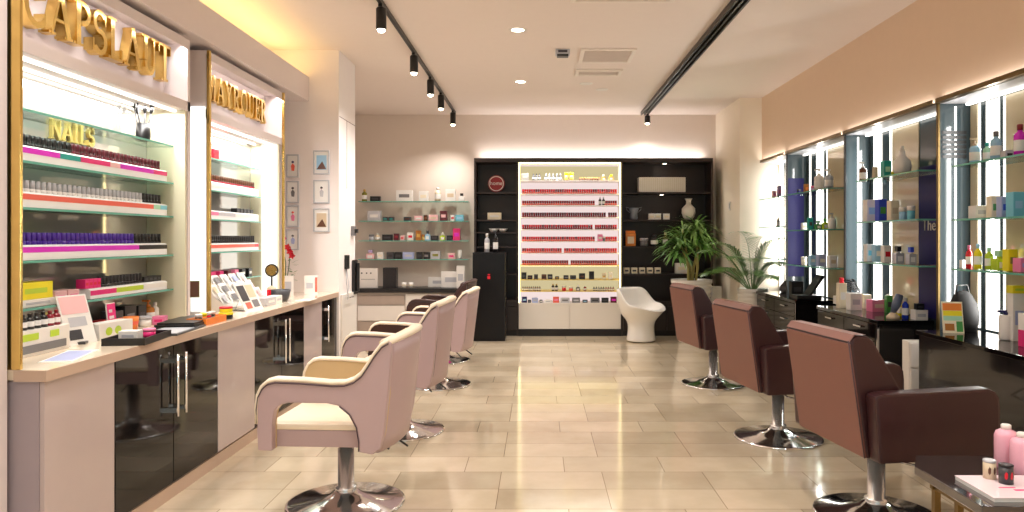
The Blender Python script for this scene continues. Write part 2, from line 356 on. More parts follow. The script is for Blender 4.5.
# serif capitals made of strokes in a unit-high box
def arc(cx, cy, rx, ry, a0, a1, n=12): return [(cx+rx*math.cos(math.radians(a0+(a1-a0)*i/n)), cy+ry*math.sin(math.radians(a0+(a1-a0)*i/n))) for i in range(n+1)]
T_, H_ = .17, .07
LET = {
 'A': (.80, [([(.10,0),(.42,1)], H_), ([(.40,1),(.70,0)], T_), ([(.2,.34),(.6,.34)], H_), ([(0,.03),(.24,.03)], .06), ([(.54,.03),(.84,.03)], .06)]),
 'C': (.74, [(arc(.42,.5,.34,.46,40,320), .15), ([(.68,.62),(.68,.95)], .05), ([(.68,.05),(.68,.34)], .05)]),
 'P': (.66, [([(.18,0),(.18,1)], T_), (arc(.3,.74,.28,.23,90,-90), .13), ([(.1,.97),(.32,.97)], H_), ([(.18,.51),(.32,.51)], H_), ([(0,.03),(.36,.03)], .06), ([(0,.97),(.2,.97)], .06)]),
 'S': (.58, [(arc(.29,.74,.21,.23,30,270), .12), (arc(.29,.28,.23,.25,90,-150), .14), ([(.52,.68),(.52,.97)], .05), ([(.04,.03),(.04,.32)], .05)]),
 'L': (.64, [([(.18,0),(.18,1)], T_), ([(0,.03),(.6,.03)], .07), ([(.6,0),(.6,.3)], .05), ([(0,.97),(.36,.97)], .06)]),
 'U': (.78, [([(.18,1),(.18,.35)], T_), (arc(.4,.34,.22,.31,180,360), .11), ([(.62,.34),(.62,1)], H_), ([(0,.97),(.36,.97)], .06), ([(.48,.97),(.78,.97)], .06)]),
 'T': (.74, [([(.36,0),(.36,1)], T_), ([(.02,.96),(.70,.96)], .08), ([(.04,.74),(.04,1)], .05), ([(.68,.74),(.68,1)], .05), ([(.18,.03),(.54,.03)], .06)]),
 'M': (.96, [([(.12,0),(.12,1)], H_), ([(.12,1),(.48,.05)], T_), ([(.48,.05),(.8,1)], H_), ([(.82,0),(.82,1)], T_), ([(0,.03),(.26,.03)], .06), ([(.66,.03),(.98,.03)], .06)]),
 'Y': (.76, [([(.08,1),(.38,.45)], T_), ([(.68,1),(.40,.45)], H_), ([(.38,0),(.38,.5)], T_), ([(0,.97),(.24,.97)], .06), ([(.54,.97),(.8,.97)], .06), ([(.2,.03),(.56,.03)], .06)]),
 'R': (.76, [([(.18,0),(.18,1)], T_), (arc(.3,.74,.26,.23,90,-90), .13), ([(.1,.97),(.32,.97)], H_), ([(.36,.5),(.68,0)], .15), ([(0,.03),(.36,.03)], .06), ([(0,.97),(.2,.97)], .06), ([(.6,.03),(.8,.03)], .06), ([(.18,.51),(.34,.51)], H_)]),
 'O': (.84, [(arc(.42,.5,.32,.45,0,360,20), .14)]),
 'E': (.66, [([(.18,0),(.18,1)], T_), ([(0,.97),(.58,.97)], .07), ([(0,.03),(.6,.03)], .07), ([(.18,.52),(.48,.52)], .06), ([(.58,.74),(.58,1)], .05), ([(.6,0),(.6,.28)], .05), ([(.48,.4),(.48,.64)], .05)]),
 'N': (.84, [([(.12,0),(.12,1)], H_), ([(.12,1),(.68,.0)], T_), ([(.7,0),(.7,1)], H_), ([(0,.03),(.26,.03)], .06), ([(.56,.97),(.84,.97)], .06)]),
 'I': (.40, [([(.19,0),(.19,1)], T_), ([(0,.03),(.38,.03)], .06), ([(0,.97),(.38,.97)], .06)]),
}
def letter_mb(ch, H, dep, y0, z0, x0, wf=1.0, bold=1.0):
    """letter facing +X standing on the plane, reading along +Y"""
    m = MB(); wd, st = LET[ch]
    for k, (pts, t) in enumerate(st):
        t = t*bold; L = []; R = []
        for i, p in enumerate(pts):
            a = pts[max(i-1, 0)]; c = pts[min(i+1, len(pts)-1)]
            dx, dy = c[0]-a[0], c[1]-a[1]
            if len(pts) == 21 and i in (0, 20): dx, dy = (0, 1)
            l = math.hypot(dx, dy) or 1; nx, ny = -dy/l, dx/l
            L.append((p[0]+nx*t/2, p[1]+ny*t/2)); R.append((p[0]-nx*t/2, p[1]-ny*t/2))
        e = .0006*k
        for i in range(len(pts)-1):
            poly = [(y0+q[0]*H*wf, z0+q[1]*H) for q in (L[i], L[i+1], R[i+1], R[i])]
            m.prism(poly, x0, x0+dep-e, 'x')
    return m, wd*H*wf
def sign(s, y0, y1, z0, H, x0, dep, m, label, bold=1.0):
    t = thing('letter_sign', label, 'sign')
    tot = sum(LET[c][0] for c in s)*H; gap = .02*H*3; wf = ((y1-y0)-gap*(len(s)-1))/tot
    y = y0
    for c in s:
        mb, wd = letter_mb(c, H, dep, y, z0, x0, wf, bold); part('letter', mb, m, t); y += wd+gap
    return t
sign('CAPSLAUT', 3.37, 4.73, 2.40, .232, -2.434, .055, GOLD, 'raised gold serif letters CAPSLAUT above the nearest display', .92)
sign('MAYROUER', 5.24, 6.40, 2.405, .19, -2.434, .045, GOLD, 'raised gold serif letters MAYROUER above the display beside the column', 1.0)
sign('NAILS', 3.76, 4.13, 1.915, .10, XB+.001, .018, mat('pale_gold_paint', (214,184,110), .3, var=.03), 'small pale gold letters NAILS on the mirror below the top shelf', 1.1)

# ---------------------------------------------------------------- small product builders (prototypes are cached, copies share their meshes)
CACHE = {}
def cached(key, fn):
    if key not in CACHE: CACHE[key] = fn()
    return CACHE[key]
def kinds(kind, w, d, h, c1, c2):
    """list of (part name, mesh) for one product; origin at its base centre"""
    a, bcol = cm(c1), cm(c2); out = []
    if kind == 'box':
        out.append(('carton', MB().box(-w/2, w/2, -d/2, d/2, 0, h).mesh('carton', a, min(.003, w*.05))))
        e = .0012
        out.append(('label_panel', MB().box(-w*.32, w*.32, -d/2-e, -d/2, h*.34, h*.64).mesh('label_panel', bcol)))
    elif kind == 'bottle':
        r = w/2; out.append(('bottle_body', MB().lathe([(r*.92,0),(r,.01*h),(r,h*.62),(r*.9,h*.70),(r*.42,h*.78),(r*.42,h*.84)], n=16).mesh('bottle_body', cm(c1, .12))))
        out.append(('cap', MB().lathe([(r*.5,h*.82),(r*.5,h*.985),(r*.42,h)], n=14).mesh('cap', bcol)))
        out.append(('label_panel', MB().lathe([(r*1.01,h*.18),(r*1.012,h*.19),(r*1.012,h*.5),(r*1.01,h*.51)], n=16, caps=False).mesh('label_panel', PAPER)))
    elif kind == 'pump':
        r = w/2; out.append(('bottle_body', MB().lathe([(r*.92,0),(r,.02*h),(r,h*.6),(r*.8,h*.67),(r*.35,h*.71)], n=16).mesh('bottle_body', cm(c1, .12))))
        out.append(('pump_head', MB().lathe([(r*.4,h*.70),(r*.4,h*.78),(r*.12,h*.785),(r*.12,h*.92)], n=12).box(-r*.9, r*.3, -r*.2, r*.2, h*.92, h).mesh('pump_head', bcol)))
        out.append(('label_panel', MB().lathe([(r*1.01,h*.15),(r*1.012,h*.16),(r*1.012,h*.45),(r*1.01,h*.46)], n=16, caps=False).mesh('label_panel', PAPER)))
    elif kind == 'jar':
        r = w/2; out.append(('jar_body', MB().lathe([(r*.9,0),(r,.05*h),(r,h*.66)], n=18).mesh('jar_body', cm(c1, .12))))
        out.append(('lid', MB().lathe([(r*1.03,h*.66),(r*1.03,h*.95),(r*.95,h)], n=18).mesh('lid', bcol)))
    elif kind == 'tube':
        r = w/2; n = 16; prof = [(1,1,0),(1,1,.02),(1,1,.12),(1,.9,.3),(1,.6,.6),(1,.12,.97),(1,.08,1)]
        m = MB(); vs = []; fs = []
        for a_, b_, z in prof:
            for k in range(n): q = 2*PI*k/n; vs.append((r*a_*math.cos(q), r*b_*math.sin(q), h*(.14+.86*z)))
        for i in range(len(prof)-1):
            for k in range(n): fs.append((i*n+k, i*n+(k+1) % n, (i+1)*n+(k+1) % n, (i+1)*n+k))
        m.add(vs, fs, 0, True); out.append(('tube_body', m.mesh('tube_body', cm(c1, .12))))
        out.append(('cap', MB().lathe([(r*.85,0),(r*.9,.01),(r*.9,h*.15)], n=14).mesh('cap', bcol)))
    elif kind == 'cup':
        r = w/2; out.append(('cup_wall', MB().lathe([(r*.8,0),(r,h),(r*.93,h),(r*.74,.06*h),(0.0001,.06*h)], n=20).mesh('cup_wall', a)))
        out.append(('band', MB().lathe([(r*.905,h*.4),(r*.91,h*.41),(r*.965,h*.66),(r*.96,h*.67)], n=20, caps=False).mesh('band', bcol)))
    elif kind == 'flacon':
        m = MB(); m.box(-w/2, w/2, -d/2, d/2, 0, h*.6); m.box(-w*.12, w*.12, -d*.25, d*.25, h*.6, h*.7)
        out.append(('flacon_body', m.mesh('flacon_body', cm(c1, .12), w*.06)))
        out.append(('cap', MB().box(-w*.24, w*.24, -d*.35, d*.35, h*.7, h).mesh('cap', bcol, w*.04)))
        out.append(('label_panel', MB().box(-w*.3, w*.3, -d/2-.001, -d/2, h*.12, h*.42).mesh('label_panel', PAPER)))
    return out
NAMES = dict(box='product_box', bottle='product_bottle', pump='pump_bottle', jar='cosmetic_jar', tube='cream_tube', cup='cup', flacon='perfume_flacon')
CATS = dict(box='box', bottle='bottle', pump='bottle', jar='jar', tube='tube', cup='cup', flacon='perfume bottle')
def product(kind, loc, w, h, c1, c2, label, d=None, rz=0, group=None, single=False):
    d = d or min(w, .09)
    key = (kind, round(w, 3), round(d, 3), round(h, 3), c1, c2)
    ps = cached(key, lambda: kinds(kind, w, d, h, c1, c2))
    t = thing(NAMES[kind], label, CATS[kind], loc, rz, group)
    for n, me in ps: link(n, me, t)
    return t

# ---------------------------------------------------------------- nail polish rows in the lit displays
def polish_mesh(body, cap, r=.0160, h=.058):
    key = ('polish', body, cap, r, h)
    def f():
        m = MB().lathe([(r*.95,0),(r,h*.06),(r,h*.30),(r*.5,h*.36)], n=10, mi=0).lathe([(r*.86,h*.26),(r*.82,h*.98),(r*.7,h)], n=10, mi=1)
        return m.mesh('polish', [cm(body, .12), cm(cap)])
    return cached(key, f)
def row(y0, y1, X, z, n, cols, label, group):
    for i in range(n):
        f = i/max(1, n-1); y = y0+(y1-y0)*f
        for lim, bd, cp in cols:
            if f <= lim: break
        tag(link('nail_polish_bottle', polish_mesh(bd, cp), None, (X, y, z)), label, 'nail polish', group)
def tray(y0, y1, z0, z1, strips, label, X0=-2.47, X1=-2.372):
    t = thing('display_tray', label, 'tray')
    part('tray_body', MB().prism([(X0, z0), (X1, z0), (X1, z1-.008), (X1-.012, z1), (X0, z1)], y0, y1, 'y'), mat('bright_white_acrylic', (252, 251, 250), .2, var=.0), t)
    y = y0
    for f, c in strips:
        yn = y0+(y1-y0)*f
        part('colour_strip', MB().box(X1, X1+.0015, y+.001, yn-.001, z1-.036, z1-.010), cm(c), t, 0, c+' strip'); y = yn
    return t
YA = 3.03
tray(YA, 4.655, SH[1]+.001, SH[1]+.073, [(.36,'magenta'),(.46,'teal'),(.62,'hot'),(.68,'blush'),(.72,'magenta'),(.90,'magenta'),(1,'hot')], 'white stepped tray with magenta, teal and pink strips on the second shelf')
row(YA+.02, 4.63, -2.42, SH[1]+.073, 44, [(.46,'black','black'),(1,'wine','wine')], 'nail polish bottle with dark cap in the uppermost row of the near display', 'nail polish bottles in the uppermost row of the near display')
tray(YA, 4.655, SH[2]+.001, SH[2]+.073, [(.9,'coral'),(.95,'mint'),(1,'aqua')], 'white stepped tray with a coral strip on the third shelf')
row(YA+.02, 4.42, -2.42, SH[2]+.073, 36, [(1,'white','silver')], 'pale nail polish bottle with silver cap in the second row of the near display', 'pale nail polish bottles in the second row of the near display')
row(4.46, 4.64, -2.42, SH[2]+.073, 6, [(1,'black','black')], 'black nail polish bottle at the far end of the pale second row', 'black nail polish bottles ending the pale row')
tray(YA, 4.655, SH[3]+.001, SH[3]+.073, [(.80,'magenta'),(1,'black')], 'white stepped tray with a long magenta strip on the fourth shelf')
row(YA+.02, 4.33, -2.42, SH[3]+.073, 36, [(1,'purple','purple')], 'violet nail polish bottle in the third row of the near display', 'violet nail polish bottles in the third row of the near display')
row(4.37, 4.64, -2.42, SH[3]+.073, 8, [(1,'black','black')], 'black nail polish bottle at the far end of the violet row', 'black nail polish bottles ending the violet row')
tray(3.86, 4.655, SH[4]+.001, SH[4]+.055, [(.3,'hot'),(.65,'lime'),(1,'white')], 'white stepped tray with pink and lime strips on the lowest shelf of the near display')
row(4.02, 4.42, -2.42, SH[4]+.055, 13, [(1,'black','black')], 'black nail polish bottle on the lowest shelf of the near display', 'black nail polish bottles on the lowest shelf of the near display')
for i in range(4): product('box', (-2.42, 4.46+i*.05, SH[4]+.055), .05, .035, 'black', 'dgrey', 'small black box at the far end of the lowest tray in the near display', .045, PI/2, 'small black boxes ending the lowest tray')
for i in range(4): product('box', (-2.42, 3.87+i*.035, SH[4]+.056), .032, .05, 'hot', 'red', 'small hot pink box before the black polish bottles on the lowest tray', .05, PI/2, 'hot pink boxes on the lowest tray')
# second display
YB0, YB1 = 5.12, 6.34
def tray2(z, strips, label): return tray(YB0, YB1, z+.001, z+.065, strips, label, -2.515, -2.435)
tray2(SH[1], [(.2,'black'),(1,'white')], 'white tray under the brown capped bottles in the small display')
row(YB0+.02, YB1-.03, -2.475, SH[1]+.065, 30, [(1,'dred','brown')], 'brown capped nail polish bottle on the second shelf of the small display', 'brown capped nail polish bottles in the small display')
tray2(SH[2], [(.35,'pink'),(.6,'silver'),(1,'white')], 'white tray with a pink strip on the third shelf of the small display')
tray2(SH[3], [(.93,'coral'),(1,'red')], 'white tray with a coral strip on the fourth shelf of the small display')
row(YB0+.02, YB1-.03, -2.475, SH[3]+.065, 32, [(1,'black','black')], 'black capped nail polish bottle on the fourth shelf of the small display', 'black capped nail polish bottles in the small display')
for i in range(4): product('box', (-2.475, 5.16+i*.12, SH[0]), .10, .075, 'red', 'dred', 'low red gift box on the top shelf of the small display', .07, PI/2, 'red gift boxes on the top shelf of the small display')
product('box', (-2.475, 5.24, SH[0]+.075), .12, .04, 'red', 'dred', 'red gift box lying on top of the other red boxes', .07, PI/2)
for i in range(3): product('box', (-2.475, 5.2+i*.09, SH[2]+.065), .08, .03, 'dgrey', 'silver', 'flat grey box on the third shelf of the small display', .05, PI/2, 'flat grey boxes in the small display')
for i in range(5): product('box', (-2.475, 5.95+i*.07, SH[2]+.065), .06, .035, 'black', 'dgrey', 'small black box on the third shelf of the small display', .05, PI/2, 'small black boxes in the small display')
for i, c in enumerate(['hot','hot','wine','pink','black','black']): product('box', (-2.475, 5.5+i*.14, SH[4]), .07, .07, c, 'white', ['bright pink box nearest the front on the lowest shelf of the small display','second bright pink box on the lowest shelf of the small display','wine red box between pink boxes in the small display','light pink box beside the wine red box in the small display','black box beside the light pink box in the small display','last black box on the lowest shelf of the small display'][i], .05, PI/2)
# near display top shelf and lowest shelf extras
product('box', (-2.44, 3.45, SH[1]+.125+.001), .18, .0001+.04, 'yellow', 'lime', 'yellow box behind the uppermost polish row', .02, PI/2) if False else None
b = MB().lathe([(.035,0),(.045,.02),(.04,.06),(.02,.075)], n=16)
def brush_pot(loc, label):
    t = thing('brush_pot', label, 'brush pot', loc)
    part('pot', MB().lathe([(.035,0),(.042,.03),(.04,.11),(.034,.11),(.034,.01),(0.0001,.01)], n=16), BLACK, t)
    random.seed(5)
    for k in range(7):
        a = k*.9; r = .018; q = .05
        x0, y0 = r*math.cos(a), r*math.sin(a); x1, y1 = x0*2.6, y0*2.6; h = .17+.03*(k % 3)
        br = part('brush', MB().tube([(x0, y0, .02), (x1, y1, h)], .004, 6), cm('dgrey'), t)
        part('bristles', MB().tube([(x1, y1, h), (x1*1.1, y1*1.1, h+.02), (x1*1.25, y1*1.25, h+.045)], [.006, .013, .005], 8), BLACK, br)
    return t
brush_pot((-2.44, 4.50, SH[0]), 'black pot of make-up brushes on the top shelf of the near display')

# ---------------------------------------------------------------- things on the left counter
def cpt(x, y, z=CTZ):                      # a point on a horizontal plane at height z seen at a pixel of the photo
    d = (CH-z)*F/(y-VY); return (px(x, d), d)
def cpt2(x, y):
    X, Y = cpt(x, y)
    if X < -2.45: X = -2.43; Y = X*F/(x-VX)
    return X, Y
def slab(name, label, cat, x, y, w, dp, h, c, rz=0, z=CTZ, c2=None, bevel=.002):
    X, Y = cpt2(x, y); t = thing(name, label, cat, (X, Y, z), rz)
    part('body', MB().box(-w/2, w/2, -dp/2, dp/2, 0, h), cm(c), t, bevel)
    if c2: part('printed_face', MB().box(-w*.42, w*.42, -dp*.42, dp*.42, h, h+.001), cm(c2), t)
    return t
# white drawer box with bottles, white and yellow boxes above
t = thing('storage_box', 'white drawer box carrying red and black bottles at the near end of the counter', 'storage box', (-2.25, 3.30, CTZ))
part('box_body', MB().box(-.12, 0, -.20, .20, 0, .115), WHITE, t, .003)
part('drawer', MB().box(0, .004, -.17, .17, .015, .05), cm('grey'), t)
part('label_panel', MB().box(0, .003, -.16, -.02, .07, .1).box(0, .003, .06, .12, .07, .1), cm('lime'), t)
for i in range(8):
    c = 'dred' if i in (0, 1, 6, 7) else 'black'
    product('bottle', (-2.285, 3.14+i*.045, CTZ+.116), .036, .07, c, c, 'dark red bottle standing on the white drawer box at the near end' if c == 'dred' else 'black bottle standing on the white drawer box at the near end', group='dark red bottles on the drawer box' if c == 'dred' else 'black bottles on the drawer box')
product('box', (-2.44, 3.47, SH[4]), .26, .035, 'white', 'silver', 'flat white box under the yellow box on the lowest shelf', .12, PI/2)
product('box', (-2.44, 3.47, SH[4]+.035), .24, .08, 'yellow', 'lime', 'bright yellow box on the lowest shelf of the near display', .1, PI/2)
for i in range(2): product('box', (-2.44, 3.66+i*.1, SH[4]), .09, .06, 'blush', 'pink', 'pale pink box beside the yellow box on the lowest shelf', .09, PI/2, 'pale pink boxes beside the yellow box')
# leaning leaflet holder
def easel(name, label, X, Y, z, w, h, rz, board, pr, lean=.32, cat='leaflet holder'):
    t = thing(name, label, cat, (X, Y, z), rz)   # faces local -Y
    l = lean*h
    part('leaflet', MB().add([(-w/2,0,0),(w/2,0,0),(w/2,l,h),(-w/2,l,h),(-w/2,.006,0),(w/2,.006,0),(w/2,l+.006,h),(-w/2,l+.006,h)], [(0,1,2,3),(7,6,5,4),(0,4,5,1),(3,2,6,7),(1,5,6,2),(0,3,7,4)]), cm(board), t)
    f = lambda u, v: (u*w/2, v*l-.0015, v*h)
    k = part('picture', MB(), cm(pr[0]), t) if False else None
    m = MB(); cs = []
    for i, (u0, u1, v0, v1, c) in enumerate(pr):
        m.add([f(u0, v0), f(u1, v0), f(u1, v1), f(u0, v1)], [(0,1,2,3)], i); cs.append(cm(c))
    part('print', m, cs, t)
    part('stand', MB().prism([(0.008, 0), (l*1.6+.02, 0), (l*1.6+.02, .006), (l+.012, h*.8), (l+.008, h*.8)], -w*.3, w*.3, 'x') if False else MB().box(-w*.35, w*.35, .006, l+.05, 0, .006).tube([(0, l+.05, .004), (0, l*.8+.008, h*.78)], .004, 6), ACRY, t)
    return t
easel('leaflet_holder', 'tall slanted holder with pink topped leaflets beside the drawer box', -2.26, 3.62, CTZ, .17, .24, PI/2-.25, 'white', [(-.9,.9,.62,.97,'blush'),(-.8,.1,.1,.3,'dgrey'),(-.6,.6,.36,.55,'silver')])
t = thing('storage_box', 'white box printed with green apples beside the tall leaflet holder', 'box', (-2.27, 3.86, CTZ), PI/2-.1)
part('carton', MB().box(-.13, .13, -.04, .04, 0, .085), WHITE, t, .003)
part('apple_print', MB().add([(-.06+.026*math.cos(a), -.041, .04+.022*math.sin(a)) for a in [k*PI/6 for k in range(12)]], [list(range(12))]).add([(.01+.026*math.cos(a), -.041, .04+.022*math.sin(a)) for a in [k*PI/6 for k in range(12)]], [list(range(12))]), cm('lime'), t)
easel('price_card', 'small red promotion card on a stick beside the pink boxes', -2.32, 3.98, CTZ, .08, .17, PI/2, 'white', [(-.95,.95,.35,.98,'hot'),(-.6,.5,.5,.6,'white'),(-.6,.2,.7,.8,'white')], .1, 'card')
slab('card_case', 'small flat dark card case lying before the leaflet holder', 'case', 82, 343, .06, .12, .012, 'dgrey', .3, c2='grey')
slab('leaflet', 'flat pale blue and white leaflet lying at the near end of the counter', 'leaflet', 70, 356, .13, .34, .002, 'white', .25, c2='lav', bevel=0)
slab('black_box', 'long low black box behind the leaflet holder', 'box', 72, 322, .05, .24, .06, 'dgrey', 0)
X, Y = cpt(136, 341); t = thing('supply_tray', 'black open tray with cotton and a pink item near the counter edge', 'tray', (X+.01, Y, CTZ), .12)
part('tray_body', MB().box(-.10, .10, -.17, .17, 0, .008).box(-.10, -.092, -.17, .17, .008, .035).box(.092, .10, -.17, .17, .008, .035).box(-.092, .092, -.17, -.162, .008, .035).box(-.092, .092, .162, .17, .008, .035), BLACK, t)
product('box', (X-.01, Y-.03, CTZ+.0085), .09, .05, 'white', 'silver', 'small white box standing in the black tray', .07, .12)
product('jar', (X+.02, Y+.09, CTZ+.0085), .06, .045, 'hot', 'pink', 'hot pink jar standing in the black tray')
product('cup', (cpt(130, 328)[0]+.05, cpt(130, 328)[1]-.08, CTZ), .085, .075, 'orange', 'coral', 'orange cup behind the black tray')
easel('price_card', 'grey leaning card beside the orange cup', *[cpt(117, 327)[0], cpt(117, 327)[1]], CTZ, .08, .12, PI/2-.2, 'grey', [(-.8,.8,.2,.8,'silver')], .3, 'card')
product('jar', (*cpt(145, 326), CTZ), .07, .06, 'white', 'silver', 'white jar with silver lid right of the orange cup')
product('box', (*cpt(160, 324), CTZ), .07, .05, 'pink', 'hot', 'small pink box behind the stack of black folders', rz=.2)
product('box', (*cpt2(136, 316), CTZ), .09, .12, 'black', 'dgrey', 'upright black box behind the orange cup', .08, PI/2)
product('box', (*cpt2(124, 315), CTZ), .12, .13, 'black', 'grey', 'wide black box behind the grey card', .08, PI/2)
product('box', (*cpt2(112, 316), CTZ), .09, .11, 'dgrey', 'coral', 'dark grey box with coral panel behind the apple box', .08, PI/2)
product('box', (*cpt2(102, 318), CTZ), .08, .07, 'red', 'coral', 'low red box behind the apple box', .06, PI/2)
product('pump', (*cpt2(148, 308), CTZ), .075, .14, 'amber', 'orange', 'amber pump bottle under the lowest shelf of the near display')
product('bottle', (*cpt2(155, 315), CTZ), .045, .12, 'white', 'white', 'slim white bottle right of the amber pump bottle')
X, Y = cpt(165, 323); X = -2.12; Y -= .12; t = thing('folder_stack', 'stack of black folders on the counter behind the open catalogue', 'folder', (X, Y, CTZ), .1)
for k in range(3): part('folder', MB().box(-.12+.01*k, .12-.006*k, -.20+.012*k, .20-.01*k, .012*k, .012*k+.011), BLACK, t, .002)
slab('catalogue', 'thin silver catalogue with dark edge lying on the counter', 'catalogue', 174, 331, .20, .44, .010, 'dgrey', .1, c2='silver')
slab('black_case', 'flat black case before the orange dish', 'case', 190, 322, .10, .24, .03, 'black', .1)
X, Y = cpt(207, 323); t = thing('dish', 'orange dish with bottles at the pilaster between the displays', 'dish', (X, Y, CTZ))
part('dish_body', MB().box(-.06, .06, -.14, .14, 0, .01).box(-.06, -.052, -.14, .14, .01, .04).box(.052, .06, -.14, .14, .01, .04).box(-.052, .052, -.14, -.132, .01, .04).box(-.052, .052, .132, .14, .01, .04), cm('orange'), t)
for i, c in enumerate(['black','orange','red','black']): product('jar', (X-.005, Y-.1+i*.06, CTZ+.0105), .04, .055, c, 'yellow' if c == 'orange' else 'white', ['black jar nearest the camera in the orange dish','orange jar with yellow lid in the orange dish','red jar in the orange dish','black jar furthest from the camera in the orange dish'][i])
X, Y = cpt(226, 319); product('jar', (X, Y, CTZ), .085, .045, 'black', 'yellow', 'black and yellow round pot under the red lidded pot'); product('jar', (X, Y, CTZ+.0455), .08, .035, 'yellow', 'red', 'pot with a red lid stacked on the black and yellow pot')
X, Y = cpt(195, 309); product('bottle', (X, Y, CTZ), .05, .13, 'white', 'cream', 'white bottle in front of the glowing panel between the displays')
easel('picture_card', 'small brown picture card in front of the glowing panel between the displays', -2.33, 4.93, CTZ+.135, .09, .12, PI/2-.9, 'brown', [(-.8,.8,.1,.9,'olive'),(-.4,.4,.3,.7,'beige')], .1, 'card') if False else None
t = thing('leaflet_stand', 'small clear stand with a brown picture card between the two displays', 'leaflet holder', (-2.31, 4.88, CTZ), .35)
part('stand', MB().box(-.04, .04, -.03, .03, 0, .13), ACRY, t)
part('picture', MB().box(-.035, .035, -.034, -.03, .135, .235), cm('brown'), t); part('backing', MB().box(-.04, .04, -.03, -.026, .13, .24), cm('olive'), t)
# display two: tiered leaflet rack
t = thing('leaflet_rack', 'white tiered rack full of leaflets standing under the small display', 'leaflet rack', (-2.27, 5.62, CTZ), 0)
part('rack_body', MB().prism([(.04,0),(.04,.02),(-.20,.24),(-.22,.24),(-.22,0)], -.40, .40, 'y'), WHITE, t, .003)
random.seed(3)
cs = ['silver','dgrey','blush','grey','white','beige','silver','pink','grey','lav']
for r_ in range(3):
    for k in range(5):
        y = -.33+k*.16+random.uniform(-.01, .01); f = .14+.27*r_; x = .045-.24*f; z = .02+.22*f
        dx, dz = -.045, .075
        m = MB().add([(x,y-.06,z),(x,y+.06,z),(x+dx,y+.06,z+dz),(x+dx,y-.06,z+dz),(x-.006,y-.06,z-.004),(x-.006,y+.06,z-.004),(x+dx-.006,y+.06,z+dz-.004),(x+dx-.006,y-.06,z+dz-.004)], [(0,1,2,3),(7,6,5,4),(0,4,5,1),(3,2,6,7),(1,5,6,2),(0,3,7,4)], 0)
        e = .004
        m.add([(x+e,y-.04,z+.012+e),(x+e,y+.02+.02*(k % 2),z+.012+e),(x+dx*.7+e,y+.02+.02*(k % 2),z+dz*.75+e),(x+dx*.7+e,y-.04,z+dz*.75+e)], [(0,1,2,3)], 1)
        part('leaflet', m, [PAPER, cm(cs[(r_*5+k*3) % 10])], t)
easel('open_magazine', 'large leaning catalogue with pictures at the near end of the leaflet rack', -2.07, 5.32, CTZ, .26, .20, PI/2-.1, 'white', [(-.85,-.05,.35,.9,'dgrey'),(.05,.85,.45,.9,'beige'),(-.7,-.1,.08,.3,'coral'),(.1,.8,.1,.36,'grey')], .5, 'catalogue')
product('box', (-2.13, 5.72, CTZ), .2, .06, 'silver', 'white', 'long pale silver box in front of the leaflet rack', .07, PI/2)
product('box', (-2.14, 5.90, CTZ), .14, .06, 'white', 'silver', 'white box right of the pale silver box in front of the rack', .08, PI/2)
product('tube', (-2.22, 6.0, CTZ), .035, .10, 'red', 'black', 'red tube beside the leaflet rack')
X, Y = cpt(279.5, 301); t = thing('bowl', 'dark grey bowl at the edge of the counter beside the far gold strip', 'bowl', (X, Y, CTZ))
part('bowl_wall', MB().lathe([(.06,0),(.075,.02),(.09,.095),(.083,.095),(.068,.02),(.0001,.012)], n=28), cm('dgrey'), t)
X, Y = cpt(273, 293)
t = thing('hand_mirror', 'round black rimmed mirror standing in a clear holder behind the dark bowl', 'mirror', (-2.27, 6.20, CTZ), .2)
part('holder', MB().lathe([(.04,0),(.04,.10),(.03,.11),(.012,.12)], n=16), cm('beige'), t)
part('handle', MB().tube([(0,0,.1),(0,0,.20)], .008, 8), BLACK, t)
rm = MB(); rm.lathe([(.052,-.008),(.056,0),(.052,.008)], n=24); fr_ = part('rim', rm, BLACK, t, loc=(0,0,.25)); fr_.rotation_euler = (PI/2, 0, 0)
mg = part('mirror_glass', MB().lathe([(.0001,.0085),(.044,.0086)], n=24, caps=False), MIRROR, t, loc=(0,0,.25)); mg.rotation_euler = (PI/2, 0, 0)
